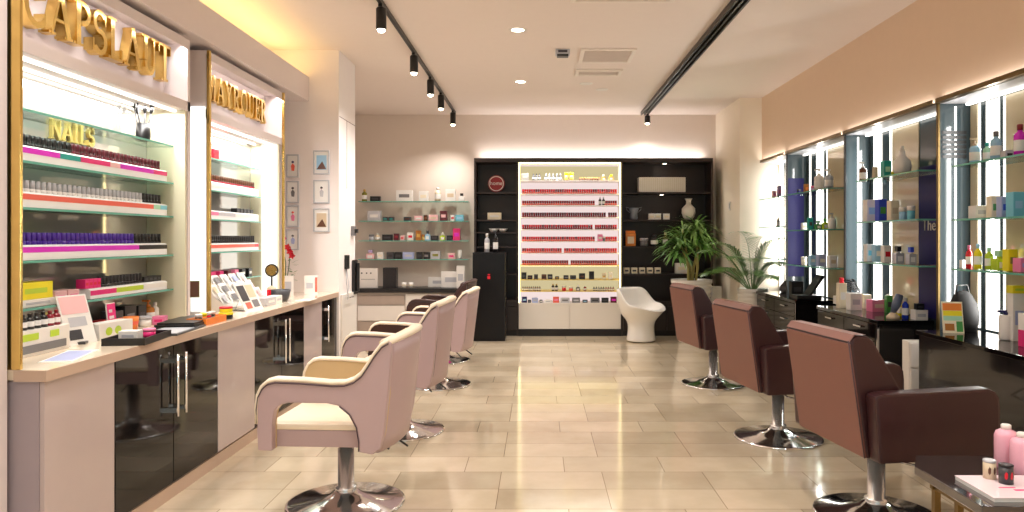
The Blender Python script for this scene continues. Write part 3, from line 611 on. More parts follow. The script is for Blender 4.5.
# wall end of the counter: pictures, flowers, cards
pic = [(286.5,299,154.5,177.5,'a child figure','upper left of the seven small framed pictures'),(286.5,299,181,203,'small dark shape','second left framed picture'),(286.5,299,205.5,227,'pink dress','third left framed picture'),(286.5,299,229,250,'small figure','lowest left framed picture above the flowers'),
       (313.5,329.5,150.5,174.5,'mountain scene','top framed picture on the column'),(313.5,329.5,180,203.5,'dark statue','middle framed picture on the column'),(313.5,329.5,208.5,232,'building','lowest framed picture on the column')]
pcs = [('coral','navy'),('grey','dgrey'),('pink','coral'),('lav','grey'),('sky','brown'),('silver','dgrey'),('beige','brown')]
for i, (xa, xb2, ya, yb, s, lb) in enumerate(pic):
    dY = COLY-.012; x0, x1, z1, z0 = px(xa, dY), px(xb2, dY), pz(ya, dY), pz(yb, dY); cx, cz = (x0+x1)/2, (z0+z1)/2
    t = thing('framed_picture', f'{lb}, {s}', 'picture', (cx, dY, z0)); W, H = (x1-x0)/2, z1-z0
    part('frame', MB().box(-W, W, -.012, .011, 0, .012).box(-W, W, -.012, .011, H-.012, H).box(-W, -W+.012, -.012, .011, .012, H-.012).box(W-.012, W, -.012, .011, .012, H-.012), cm('silver'), t, .002)
    part('mount', MB().box(-W+.012, W-.012, 0, .011, .012, H-.012), PAPER, t)
    a, c2 = pcs[i]; m = MB()
    if i in (4, 6):
        m.box(-W*.62, W*.62, -.002, 0, H*.2, H*.8, 0); m.add([(-W*.6,-.003,H*.22),(W*.6,-.003,H*.22),(W*.1,-.003,H*.55),(-W*.2,-.003,H*.42)], [(0,1,2,3)], 1)
    else:
        m.lathe([(.0001,0),(.012,.006),(.012,.018),(.0001,.024)], (0, -.001, H*.62), 10, 1, sy=.1)
        m.prism([(-.012, H*.3), (.014, H*.28), (.02, H*.5), (0, H*.62), (-.018, H*.5)], -.002, -.0002, 'y', 0)
    part('print', m, [cm(a), cm(c2)], t)
t = thing('flower_pot', 'pink and red flowers with green leaves in a small pot before the framed pictures', 'plant', (-2.36, 6.80, CTZ))
part('pot', MB().lathe([(.04,0),(.055,.10),(.05,.10),(.0001,.09)], n=16), WHITE, t)
random.seed(11); m = MB()
for k in range(46):
    a = random.uniform(0, 2*PI); r = random.uniform(.02, .10); h = random.uniform(.14, .34); L = .06
    c = Vector((r*math.cos(a)*.8, r*math.sin(a)*.5, h)); dr = Vector((math.cos(a), math.sin(a), random.uniform(-.4, .6))).normalized(); sd = dr.cross(Vector((0,0,1))).normalized()*.016
    m.add([c, c+dr*L*.5+sd, c+dr*L, c+dr*L*.5-sd], [(0,1,2,3)])
part('leaves', m, LEAF, t); part('stems', MB().tube([(0,0,.08),(.0,0,.3),(-.03,0,.46)], .004, 6).tube([(0,0,.08),(.03,0,.25),(.04,0,.38)], .004, 6), LEAF, t)
for k, (x, z, c) in enumerate([(-.05,.47,'pink'),(-.02,.52,'pink'),(-.06,.42,'pink'),(.04,.40,'red'),(.06,.36,'red'),(.02,.44,'red')]):
    m = MB()
    for q in range(5):
        a = q*2*PI/5; c0 = Vector((x, 0, z)); dr = Vector((math.cos(a), -.3, math.sin(a))); sd = Vector((-math.sin(a), 0, math.cos(a)))*.013
        m.add([c0, c0+dr*.018+sd, c0+dr*.036, c0+dr*.018-sd], [(0,1,2,3)])
    part('blossom', m, cm(c), t)
easel('leaflet_holder', 'white leaning leaflets before the flowers at the far end of the counter', -2.33, 6.62, CTZ, .2, .18, .35, 'white', [(-.8,-.4,.4,.6,'dgrey'),(.2,.8,.2,.7,'silver')], .3)
easel('leaflet_holder', 'white leaning card with a red edge next to the column', -2.14, 6.85, CTZ, .12, .17, .3, 'white', [(.6,.95,.1,.9,'coral'),(-.7,.3,.3,.6,'silver')], .3)
slab('leaflet', 'thin white sheet lying flat near the far end of the counter', 'leaflet', 306, 300, .12, .25, .002, 'white', 0, c2='cream', bevel=0)

# column side: meter, pull handle, small cupboard
b = thing('wall_handset', 'black wall handset mounted on the narrow side of the column', 'handset', (CTX, 7.36, pz(262, 7.36)))
part('housing', MB().box(0, .03, -.05, .05, -.07, .07), BLACK, b, .006); part('cord', MB().tube([(.012,0,-.07),(.02,.05,-.25),(.02,.02,-.38),(.02,-.04,-.2),(.012,-.02,-.07)], .004, 6), cm('silver'), b)
b = thing('low_cupboard', 'narrow white cupboard door low on the side of the column', 'cupboard', (CTX, 7.45, 0))
part('door', MB().box(.001, .02, -.28, .28, .02, .84), WHITE, b, .003); part('handle', MB().tube([(.045,-.2,.80),(.045,.05,.80)], .006, 8).box(.02, .045, -.19, -.17, .79, .81).box(.02, .045, .02, .04, .79, .81), CHROME, b)
b = thing('wall_bracket', 'small dark bracket on the wall left of the glass shelves', 'bracket', (CTX, 7.62, pz(231, 7.62)))
part('plate', MB().box(0, .03, -.05, .05, -.05, .05), cm('grey'), b); part('arm', MB().box(.03, .06, -.02, .02, -.02, .02), BLACK, b)
b = thing('wall_telephone', 'black telephone hanging on the wall above the black desk', 'telephone', (CTX, 7.66, pz(278, 7.66)))
part('base', MB().box(0, .035, -.06, .06, -.17, .19), BLACK, b, .01); part('receiver', MB().box(.035, .065, -.025, .025, -.14, .16), BLACK, b, .01)

# ---------------------------------------------------------------- back wall left: glass shelves and black desk
ds = BACK-.12
def back_shelf(y, lab):
    z = pz(y, ds); x0, x1 = px(360, ds), px(469, ds)
    o = solo('glass_shelf', MB().box(x0, x1, ds-.10, BACK-.001, z-.012, z), TGLASS, lab, 'shelf')
    part('shelf_edge', MB().box(x0, x1, ds-.103, ds-.10, z-.012, z), GEDGE, o)
    return z
rows = [(201.5, 'top', [('bottle',365,14,10,'olive','gold','tall olive green bottle'),('box',376,10,5,'black','dgrey','small black box'),('box',405,16,11,'white','grey','wide white box with grey print'),('box',424,9,10,'white','cream','white box left of the pale figure'),('bottle',438,6,14,'cream','white','slim cream bottle'),('box',451,10,12,'white','beige','upright white box'),('flacon',462,6,8,'white','black','white flacon with black cap')]),
 (221, 'second', [('box',375,13,10,'silver','white','pale silver box'),('box',386,5,4,'dgrey','teal','dark grey box'),('box',392,5,4,'dgrey','teal','dark grey box beside its twin'),('box',408,7,4,'dgrey','brown','low dark box'),('box',419,8,5,'blush','white','low blush box'),('jar',426,4,6,'brown','brown','brown jar'),('box',434,9,6,'blush','beige','blush and beige box'),('box',444,7,10,'wine','blush','upright wine red box'),('box',453,4,6,'white','red','small white box'),('box',460,8,6,'aqua','sky','bright aqua box')]),
 (240.5, 'third', [('jar',372,5,6,'silver','grey','silver jar'),('bottle',378,5,7,'beige','white','beige bottle'),('box',388,10,6,'black','dgrey','long black box'),('box',397,5,7,'wine','dred','wine red cube'),('box',403,4,5,'blush','red','small blush box'),('box',411,6,8,'white','red','white box with red panel'),('box',419,5,10,'amber','gold','amber box'),('jar',424,4,6,'gold','amber','gold jar'),('flacon',428,5,10,'sky','dgrey','pale blue flacon'),('box',435,7,5,'black','dgrey','black box in the middle'),('flacon',443,5,8,'lime','white','lime green flacon'),('box',450,6,5,'black','dgrey','black box left of the pink box'),('box',457,7,12,'hot','magenta','tall hot pink box')]),
 (259, 'fourth', [('flacon',371,8,9,'blush','lilac','blush flacon'),('box',381,6,7,'white','cream','small white box'),('box',391,7,7,'dgrey','black','dark box on the left'),('box',399,7,7,'black','dgrey','black box beside the dark one'),('box',409,11,7,'lav','silver','lavender silver box'),('box',420,6,7,'black','dgrey','black box in the middle'),('box',427,6,7,'black','grey','second black box in the middle'),('box',436,9,8,'silver','olive','silver box with olive panel'),('box',452,7,6,'blush','hot','blush box with pink panel'),('tube',460,4,9,'white','silver','white tube at the right end')])]
for y, nme, its in rows:
    z = back_shelf(y, f'{nme} glass shelf on the back wall above the black desk')
    for (k, x, wp, hp, c1, c2, lb) in its:
        s = ds/F
        if k == 'bottle' and wp == 14: wp, hp = 5, 12
        product(k, (px(x, ds), ds-.03, z), wp*s, hp*s, c1, c2, f'{lb} on the {nme} back wall shelf', min(.08, wp*s))
yd = 10.35
t = thing('desk', 'long black topped desk with pale drawers against the back wall', 'desk', (0,0,0))
x0, x1 = -2.70, px(472, yd)-.02
zt = pz(288.5, yd)
part('desk_top', MB().box(x0, x1, yd, BACK-.002, zt-.06, zt), BLACK, t, .004)
part('body', MB().box(x0+.01, x1-.02, yd+.06, BACK-.01, 0, zt-.061), mat('beige_laminate', (196,184,172), .4), t)
for (u0, u1, v0, v1, c) in [(px(357,yd),px(404,yd),pz(305,yd),pz(296,yd),'l'),(px(357,yd),px(404,yd),pz(321,yd),pz(306,yd),'w'),(px(357,yd),px(404,yd),pz(334,yd),pz(322,yd),'l'),(px(405,yd),px(440,yd),pz(310,yd),pz(294,yd),'w'),(px(405,yd),px(440,yd),pz(334,yd),pz(311,yd),'w'),(px(441,yd),px(470,yd),pz(334,yd),pz(294,yd),'l')]:
    part('drawer', MB().box(max(u0, x0+.012), min(u1, x1-.022), yd+.04, yd+.059, v0, v1), WHITE if c == 'w' else mat('taupe_drawer', (176,160,148), .4), t, .002)
t = thing('framed_notice', 'white notice with small icons leaning at the left end of the black desk', 'sign', (px(368,10.5), 10.5, zt))
part('board', MB().box(-.14, .14, 0, .02, 0, .28), WHITE, t, .002)
part('icon', MB().box(-.10, -.08, -.002, 0, .2, .22).box(-.03, -.01, -.002, 0, .2, .22).box(.03, .05, -.002, 0, .2, .22).box(-.1, .1, -.002, 0, .12, .125), cm('dgrey'), t)
product('box', (px(390.5, 10.5), 10.5, zt), .19, .29, 'black', 'black', 'tall black case standing on the black desk', .14)
for i in range(2): product('cup', (px(404+i*7, 10.45), 10.45, zt), .07, .08, 'white', 'cream', ['left white cup on the black desk', 'right white cup on the black desk'][i])
for i, (x, wp, hp) in enumerate([(440,26,10),(452,22,16),(461,8,22)]): product('box', (px(x, 10.6-.06*i), 10.72-.14*i, zt), wp*.0144, hp*.0144, 'white', 'silver', ['long white box at the right of the black desk','white carton right of the middle on the black desk','narrow white carton at the right end of the black desk'][i], .05)

# ---------------------------------------------------------------- back wall: dark wood shelving with the lit niche
YC = 10.43; s = YC/F
def cx(x): return px(x, YC)
def cz(y): return pz(y, YC)
zt = cz(158)
t = thing('wall_unit', 'dark brown wall unit with open shelves around a glowing white niche', 'shelving unit')
W0, W1, N0, N1 = cx(474), cx(713), cx(518.5), cx(621)
part('carcass', MB().box(W0, W1, BACK-.03, BACK-.002, 0, zt).box(W0, W0+.03, YC, BACK-.03, 0, zt-.04).box(W1-.03, W1, YC, BACK-.03, 0, zt-.04).box(W0, W1, YC, BACK-.03, zt-.06, zt)
     .box(N0-.03, N0, YC, BACK-.03, 0, zt-.06).box(N1, N1+.03, YC, BACK-.03, 0, zt-.06), DWOOD, t)
LS = [192, 219.5, 246.5, 274, 300]
for y in LS: part('shelf', MB().box(W0+.03, N0-.03, YC+.02, BACK-.03, cz(y)-.022, cz(y)), DWOOD, t)
RS = [192, 219.5, 246.5, 274]
for y in RS: part('shelf', MB().box(N1+.03, W1-.03, YC+.02, BACK-.03, cz(y)-.022, cz(y)), DWOOD, t)
for a, b_, n in ((N1+.03, W1-.03, 2), (W0+.03, N0-.03, 1)):
    for k in range(n):
        u = a+(b_-a)*k/n; v = a+(b_-a)*(k+1)/n
        for zz0, zz1 in ((.08, .42), (.425, cz(301))):
            dr = part('drawer', MB().box(u+.004, v-.004, YC+.005, YC+.03, zz0, zz1-.004), DWOOD, t, .002)
            part('handle', MB().box((u+v)/2-.06, (u+v)/2+.06, YC-.015, YC-.005, zz1-.07, zz1-.055).box((u+v)/2-.05, (u+v)/2-.04, YC-.005, YC+.005, zz1-.07, zz1-.055).box((u+v)/2+.04, (u+v)/2+.05, YC-.005, YC+.005, zz1-.07, zz1-.055), STEEL, dr)
part('plinth', MB().box(W0+.03, N0-.03, YC+.02, BACK-.03, 0, .078).box(N1+.03, W1-.03, YC+.02, BACK-.03, 0, .078).box(N0, N1, YC-.01, BACK-.03, 0, cz(329.5)), BLACKM, t)
LP2 = light_mat('niche_back_glow', (255, 232, 228), .62)
LPY = light_mat('niche_gold_glow', (240, 222, 172), .5)
part('lit_back', MB().box(N0+.001, N1-.001, BACK-.045, BACK-.031, cz(303), zt-.061), LP2, t, 0, 'glowing white back')
for u, v in ((cz(292), cz(266.5)), (cz(181), zt-.085)): part('gold_back', MB().box(N0+.004, N1-.004, BACK-.0475, BACK-.0455, u, v), LPY, t, 0, 'golden lit back')
part('light_line', MB().box(N0+.001, N0+.02, YC+.01, YC+.03, cz(303), zt-.062).box(N1-.02, N1-.001, YC+.01, YC+.03, cz(303), zt-.062).box(N0+.02, N1-.02, YC+.01, YC+.03, zt-.082, zt-.062), LEDN, t, 0, 'warm light line')
part('niche_lining', MB().box(N0+.001, N0+.004, YC+.03, BACK-.046, cz(303), zt-.063).box(N1-.004, N1-.001, YC+.03, BACK-.046, cz(303), zt-.063).box(N0+.004, N1-.004, YC+.03, BACK-.046, zt-.066, zt-.062), WHITE, t)
for k in range(2):
    xm = (N0+N1)/2; a, c = (N0+.004, xm-.003) if k == 0 else (xm+.003, N1-.004)
    part('drawer', MB().box(a, c, YC-.005, YC+.02, cz(329), cz(305)), WHITE, t, .003, 'white drawer front')
part('niche_counter', MB().box(N0+.001, N1-.001, YC-.01, BACK-.046, cz(305), cz(303)), WHITE, t)
part('niche_body', MB().box(N0+.004, N1-.004, YC+.021, BACK-.046, cz(329), cz(305)-.001), WHITE, t)
NR = [180, 193.5, 205, 217, 229.3, 241.3, 253, 265.2, 279.6, 291.3]
YN = YC+.10
WA = mat('niche_shelf_white', (250, 244, 240), .4)
for i, y in enumerate(NR):
    part('niche_shelf', MB().box(N0+.005, N1-.005, YC+.05, BACK-.046, cz(y)-.012, cz(y)), WA if i < 7 else mat('niche_shelf_gold', (224,196,110), .4), t)
part('light_line', MB().box(N0+.02, N1-.02, BACK-.07, BACK-.05, cz(265.2)-.026, cz(265.2)-.0125).box(N0+.02, N1-.02, BACK-.07, BACK-.05, cz(279.6)-.026, cz(279.6)-.0125), LEDN, t, 0, 'warm light line under a shelf')
def lipstick_mesh(c, c2):
    def f():
        r = .0152; h = .068
        return MB().lathe([(r,0),(r,h*.35),(r*.85,h*.36),(r*.85,h*.45)], n=8, mi=0).lathe([(r*.98,h*.45),(r*.98,h*.97),(r*.8,h)], n=8, mi=1).mesh('lip', [cm(c2, .12), cm(c, .12)])
    return cached(('lip', c, c2), f)
rnd = random.Random(4)
xs0 = cx(523); xs1 = cx(616.5)
rowdef = [(1, 'red', 'coral', 'top full row', [(0, 1)]), (2, 'dred', 'coral', 'second row', [(0, .78), (.87, 1)]), (3, 'wine', 'dred', 'darkest third row', [(0, .88), (.91, 1)]), (4, 'red', 'dred', 'fourth row', [(0, .74), (.77, 1)]),
          (5, 'red', 'coral', 'fifth row', [(0, .77), (.88, 1)]), (6, 'red', 'coral', 'sixth row', [(0, .42), (.45, 1)]), (7, 'dred', 'coral', 'lowest red row', [(0, .49), (.52, 1)])]
for (i, c, c2, nme, segs) in rowdef:
    n = 43; z = cz(NR[i])
    for k in range(n):
        f = k/(n-1)
        if not any(a-.001 <= f <= b_+.001 for a, b_ in segs): continue
        cc = c if rnd.random() < .8 else ('dred' if c != 'wine' else 'dred')
        tag(link('lipstick', lipstick_mesh(cc, c2), None, (xs0+(xs1-xs0)*f, YN, z)), f'small lipstick in the {nme} of the glowing niche', 'lipstick', f'lipsticks in the {nme} of the niche')
def nitem(kind, x, i, wp, hp, c1, c2, lb): product(kind, (px(x, YN), YN, cz(NR[i]) if i < 10 else cz(303)), wp*s, hp*s, c1, c2, lb, min(.08, wp*s))
nitem('bottle', 600, 2, 3, 8, 'dgrey', 'silver', 'left tall dark bottle in the gap of the second lipstick row'); nitem('bottle', 603.5, 2, 3, 8, 'dgrey', 'silver', 'right tall dark bottle in the gap of the second lipstick row')
nitem('box', 600, 5, 5, 7, 'pink', 'white', 'pink box in the gap of the fifth lipstick row'); nitem('jar', 604, 5, 3, 5, 'grey', 'white', 'grey jar in the gap of the fifth lipstick row')
nitem('box', 525, 0, 7, 7, 'silver', 'white', 'silver box at the left end of the niche top shelf')
for k in range(3): nitem('bottle', 533.5+k*3, 0, 2.6, 7, 'dgrey', 'black', 'small black bottle in the left trio on the niche top shelf') if 0 else product('bottle', (px(533.5+k*3, YN), YN, cz(NR[0])), .038, .10, 'dgrey', 'black', 'small black bottle in the left trio on the niche top shelf', group='black bottle trio in the niche')
for k in range(5): product('bottle', (px(546+k*3.6, YN), YN, cz(NR[0])), .04, .10, 'dgrey', 'silver', 'dark bottle in the row of five on the niche top shelf', group='five dark bottles in the niche')
nitem('jar', 566.5, 0, 4, 8, 'gold', 'yellow', 'left golden jar in the middle of the niche top shelf'); nitem('jar', 571.5, 0, 4, 8, 'gold', 'yellow', 'right golden jar in the middle of the niche top shelf')
for k in range(8): product('jar', (px(580+k*2.6, YN), YN, cz(NR[0])), .032, .045, 'brown', 'gold', 'tiny brown jar in the row of eight on the niche top shelf', group='tiny brown jars in the niche')
nitem('flacon', 603.5, 0, 4, 6, 'gold', 'cream', 'golden flacon left of its pair on the niche top shelf'); nitem('flacon', 611, 0, 5, 6, 'gold', 'yellow', 'golden flacon at the right end of the niche top shelf')
for j, (x, wp, hp, c, c2) in enumerate([(524,5,7,'black','dgrey'),(530,5,4,'black','brown'),(536,4,5,'dgrey','black'),(544,5,5,'brown','black'),(550,5,5,'black','grey'),(557,4,3,'dgrey','gold'),(566,5,4,'black','grey'),(573,6,4,'dgrey','black'),(582,6,6,'black','brown'),(591.5,5,8,'black','black'),(604,4,6,'cream','gold'),(610.5,4,7,'white','cream')]):
    nitem('box', x, 8, wp, hp, c, c2, f"{['first','second','third','fourth','fifth','sixth','seventh','eighth','ninth','tenth','eleventh','twelfth'][j]} box from the left on the yellow lit shelf, {c}")
for k in range(9): product('bottle', (px(523+k*2.1, YN), YN, cz(NR[9])), .024, .065, 'wine', 'black', 'wine red bottle in the left row on the shelf below the yellow lit boxes', group='wine red bottles left')
for j, (kd, x, wp, hp, c, c2) in enumerate([('bottle',553,3,7,'black','gold'),('bottle',556.5,3,7,'black','gold'),('jar',564,4,5,'red','white'),('jar',571,4,4,'coral','white'),('flacon',578,4,6,'dgrey','white'),('bottle',585,3,5,'dred','white')]):
    nitem(kd, x, 9, wp, hp, c, c2, f"{['left black gold capped bottle','right black gold capped bottle','red lidded jar','coral jar','dark flacon','dark red bottle'][j]} in the middle of the shelf below the yellow lit boxes")
for k in range(9): product('bottle', (px(594+k*2.4, YN), YN, cz(NR[9])), .026, .06, 'dred' if k > 4 else 'black', 'black', 'dark red bottle at the right of the shelf below the yellow lit boxes' if k > 4 else 'black bottle right of centre on the shelf below the yellow lit boxes', group='dark red bottles right' if k > 4 else 'black bottles right')
for j, (x, wp, hp, c, c2) in enumerate([(524.5,5,6,'navy','sky'),(529.5,3,3,'black','grey'),(535,6,5,'lav','silver'),(541,3,3,'dgrey','white'),(548,7,3,'white','silver'),(556,6,6,'coral','pink'),(565,9,5,'silver','grey'),(576,8,5,'grey','silver'),(585,5,3,'dgrey','sky'),(595,9,5,'grey','dgrey'),(605,7,5,'black','dgrey'),(613.5,6,6,'wine','magenta')]):
    product('box', (px(x, YC+.06), YC+.06, cz(303)), wp*s, hp*s, c, c2, f"{['first','second','third','fourth','fifth','sixth','seventh','eighth','ninth','tenth','eleventh','twelfth'][j]} box from the left on the white counter of the niche", .05)
# glow above the unit
t2 = solo('cove_light', MB().box(W0+.05, W1-.05, BACK-.09, BACK-.06, zt+.001, zt+.018), LEDW, 'white strip of light on top of the dark wall unit', 'strip light')
area('unit_glow', ((W0+W1)/2, BACK-.075, zt+.03), (PI, 0, 0), W1-W0-.1, .04, 6, (1, .93, .92))
area('niche_fill', ((N0+N1)/2, YC+.03, zt-.09), (.25, 0, 0), 1.3, .05, 9, NEUT)
# left bay of the unit
t = thing('round_sign', 'round red and white sign with a word on the top shelf beside the niche', 'sign', (cx(495.8), YC+.12, cz(191.9)))
rz_ = cz(183)-cz(191.9)
o = part('disc', MB().lathe([(.118,-.012),(.122,0),(.118,.012)], n=36), mat('sign_red', (150,28,34), .4), t, loc=(0,0,.126)); o.rotation_euler = (PI/2,0,0)
o = part('ring', MB().lathe([(.098,.0125),(.098,.016),(.108,.016),(.108,.0125)], n=36, caps=False), WHITE, t, loc=(0,0,.126)); o.rotation_euler = (PI/2,0,0)
text_part('home', .078, WHITE, t, (0, -.015, .13), (PI/2, 0, 0), .002)
product('box', (cx(494), YC+.15, cz(219.4)), .2, .10, 'cream', 'white', 'cream box on the shelf below the round red sign', .1)
for i in range(2):
    t = thing('bowl', ['left white bowl on the shelf below the cream box','right white bowl on the shelf below the cream box'][i], 'bowl', (cx(493+i*9.5), YC+.14, cz(232)-.0))
    part('bowl_wall', MB().lathe([(.03,0),(.045,.01),(.07,.05),(.064,.05),(.04,.014),(.0001,.012)], n=20), WHITE, t)
part('shelf', MB().box(W0+.03, N0-.03, YC+.02, BACK-.03, cz(232)-.02, cz(232)), DWOOD, bpy.data.objects['wall_unit'])
# black tower in front
t = thing('black_tower_cabinet', 'tall glossy black pedestal cabinet in front of the wall unit', 'cabinet', (px(489.5, 10.05), 10.05, 0))
d0 = 9.90; wt = (505-472.5)*d0/F/2; ht = pz(252.5, d0)
t.location = (px(488.8, d0), d0, 0)
part('cabinet_body', MB().box(-wt, wt, 0, .42, .0, ht), mat('black_satin', (14,10,11), .3, spec=.3), t, .004)
part('emblem', MB().box(-.02, .02, -.004, 0, ht-.36, ht-.32).prism([(-.012, ht-.29), (.022, ht-.295), (.012, ht-.31), (-.02, ht-.305)], -.004, 0, 'y'), cm('red'), t, 0, 'small red emblem')
product('bottle', (px(487, 10.1), 10.1, ht), .07, .26, 'silver', 'white', 'tall silver bottle on the black tower cabinet')
product('pump', (px(495.5, 10.1), 10.1, ht), .07, .30, 'black', 'dgrey', 'tall black pump bottle on the black tower cabinet')
# right bay of the unit
t = thing('gift_box', 'row of cream gift boxes with ribbed sides on the top shelf right of the niche', 'box', (cx(663), YC+.16, cz(191.9)))
t['label'] = 'long cream box with ribbed panels on the top shelf right of the niche'
part('carton', MB().box(-.335, .335, -.1, .1, 0, .215), WHITE, t, .004)
rb = MB()
for k in range(24): rb.box(-.32+k*.0272, -.308+k*.0272, -.104, -.1, .01, .205)
part('ribs', rb, mat('rib_white', (226,220,206), .5), t)
for i, x in enumerate([653, 659.3, 668]): product('box', (cx(x), YC+.14, cz(219.4)), .085, .085, 'white', 'cream', ['left','middle','right'][i]+' small white cube on the second shelf right of the niche', .08)
t = thing('glass_vase', 'clear smoky vase with handles at the left of the second shelf', 'vase', (cx(635), YC+.14, cz(219.4)))
part('vase_body', MB().lathe([(.05,0),(.06,.02),(.055,.10),(.08,.17),(.075,.17),(.05,.10),(.05,.02),(.0001,.012)], n=20), mat('smoked_glass', (120,125,135), .1, coat=.6), t)
for sgn in (-1, 1): part('handle', MB().tube([(sgn*.055,0,.1),(sgn*.10,0,.14),(sgn*.11,0,.18),(sgn*.075,0,.17)], .006, 6), cm('grey'), t)
t = thing('white_vase', 'white vase with a flared neck at the right of the second shelf', 'vase', (cx(690.5), YC+.14, cz(219.4)))
part('vase_body', MB().lathe([(.05,0),(.075,.03),(.098,.10),(.095,.16),(.06,.20),(.035,.225),(.035,.27),(.055,.305),(.048,.305),(.03,.27),(.03,.22),(.0001,.1)], n=28), WHITE, t)
t = thing('orange_lantern', 'orange lantern shaped jar on the third shelf right of the niche', 'jar', (cx(631.5), YC+.14, cz(246.4)))
part('jar_body', MB().box(-.075, .075, -.06, .06, 0, .19), mat('amber_glass', (206,120,44), .15, coat=.5), t, .012); part('lid', MB().box(-.065, .065, -.05, .05, .19, .225), cm('orange'), t, .006)
part('window', MB().box(-.045, .045, -.0625, -.06, .04, .14), cm('beige'), t)
product('jar', (cx(645.5), YC+.14, cz(246.4)), .12, .12, 'grey', 'silver', 'wide grey jar beside the orange lantern')
product('bottle', (cx(656), YC+.14, cz(246.4)), .11, .17, 'dgrey', 'dgrey', 'round dark decanter on the third shelf'); product('bottle', (cx(667), YC+.14, cz(246.4)), .07, .2, 'brown', 'beige', 'tall brown bottle on the third shelf near the plant')
for i in range(5): product('box', (cx(627.5+i*7.9), YC+.14, cz(273.9)), .085, .085, 'cream', 'dgrey', ['first','second','third','fourth','fifth'][i]+' small cream cube with a dark mark on the lowest shelf', .08)
product('box', (cx(683), YC+.14, cz(273.9)), .17, .15, 'white', 'cream', 'larger white box behind the plant on the lowest shelf', .1)
for x, y in ((666, 164), (663, 197)):
    l = thing('shelf_spotlight', 'small round spotlight under the '+('top of the wall unit' if y == 164 else 'upper shelf right of the niche'), 'spotlight', (cx(x), YC+.12, (zt-.061) if y == 164 else cz(192)-.023))
    part('housing', MB().lathe([(.035,-.012),(.04,0)], n=20), STEEL, l); part('lens', MB().lathe([(.0001,-.013),(.026,-.013)], n=20, caps=False), LAMP, l)
    spot('shelf_spot', (0, 0, -.02), 5, NEUT, 100, .6, parent=l, r=.02)
# thin plinth boxes at the right of the unit near the pot
product('box', (px(716, 10.25), 10.25, 0), .13, .72, 'white', 'cream', 'tall slim white box standing on the floor between the plants', .12)
product('box', (px(707, 10.3), 10.33, 0), .08, .6, 'dgrey', 'grey', 'slim dark box behind the tall white box', .08)

# ---------------------------------------------------------------- tub chair
def tub_chair(loc, rz):
    t = thing('tub_chair', 'white moulded tub chair on a flared pedestal in front of the lit niche', 'chair', loc, rz)
    n = 40; prof_o = [(.225,0),(.21,.03),(.195,.10),(.185,.20),(.20,.28),(.26,.34),(.315,.40)]
    vs = []; fs = []
    def rim(a):      # a=0 is the front (-Y); height of the rim round the seat
        k = (1-math.cos(a))/2
        q = min(1, max(0, (k-.42)/.36)); q = q*q*(3-2*q); p_ = min(1, max(0, k/.3))
        return .42+.09*p_+.215*q
    m = MB(); rows_ = []
    for r, z in prof_o: rows_.append([(r*math.sin(2*PI*k/n), -r*math.cos(2*PI*k/n)*.92, z) for k in range(n)])
    for f_, out in ((.5, .015), (1, .03)):
        rows_.append([((.33+out*(1.4 if abs(math.sin(2*PI*k/n)) > .7 else 1))*math.sin(2*PI*k/n), -(.33+out)*math.cos(2*PI*k/n)*.92, .42+(rim(2*PI*k/n)-.42)*f_) for k in range(n)])
    rows_.append([((.325)*math.sin(2*PI*k/n), -(.325)*math.cos(2*PI*k/n)*.92, rim(2*PI*k/n)+.002) for k in range(n)])
    for r, z in ((.295, .45), (.26, .41), (.15, .385), (.01, .38)):
        rows_.append([(r*math.sin(2*PI*k/n), -r*math.cos(2*PI*k/n)*.92, z) for k in range(n)])
    for rr in rows_: vs += rr
    for i in range(len(rows_)-1):
        for k in range(n): fs.append((i*n+k, i*n+(k+1) % n, (i+1)*n+(k+1) % n, (i+1)*n+k))
    fs.append([k for k in range(n)]); L = (len(rows_)-1)*n; fs.append([L+k for k in range(n)])
    m.add(vs, fs, 0, True)
    o = part('shell', m, mat('white_moulded_plastic', (244,240,234), .25, var=.01, coat=.3), t)
    md = o.modifiers.new('s', 'SUBSURF'); md.levels = 1; md.render_levels = 1
    part('seat_pad', MB().lathe([(.20,.385),(.215,.40),(.20,.415),(.0001,.42)], n=28), WHITE, t)
    return t
tub_chair((px(641, 9.9), 9.9, 0), math.radians(52))

# ---------------------------------------------------------------- plants
def pot(t, r0, r1, h):
    prof = [(r0, 0)]; n = 14
    for k in range(n):
        a = k/n; r = r0+(r1-r0)*a; prof += [(r, h*(a+.004)), (r+.012, h*(a+.25/n)), (r+.012, h*(a+.8/n)), (r+.002, h*(a+.97/n))]
    prof += [(r1+.012, h), (r1-.02, h), (r1-.03, h-.06)]
    part('pot', MB().lathe(prof, n=32), WHITE, t); part('soil', MB().lathe([(r1-.035, h-.07), (.0001, h-.055)], n=24, caps=False), SOIL, t)
def blade(m, p, dr, L, wd, droop, mi=0, n=5):
    dr = dr.normalized(); up = Vector((0,0,1)); sd = dr.cross(up)
    if sd.length < .1: sd = Vector((1,0,0))
    sd.normalize(); vs = []; q = p.copy()
    for i in range(n+1):
        f = i/n; wv = wd*math.sin(PI*min(1, .12+f*.88))**.8*(1 if f < .98 else .1)
        vs += [q+sd*wv, q-sd*wv]
        q = q+dr*L/n; dr = (dr+Vector((0,0,-droop/n))).normalized()
    m.add(vs, [(2*i, 2*i+1, 2*i+3, 2*i+2) for i in range(n)], mi, True)
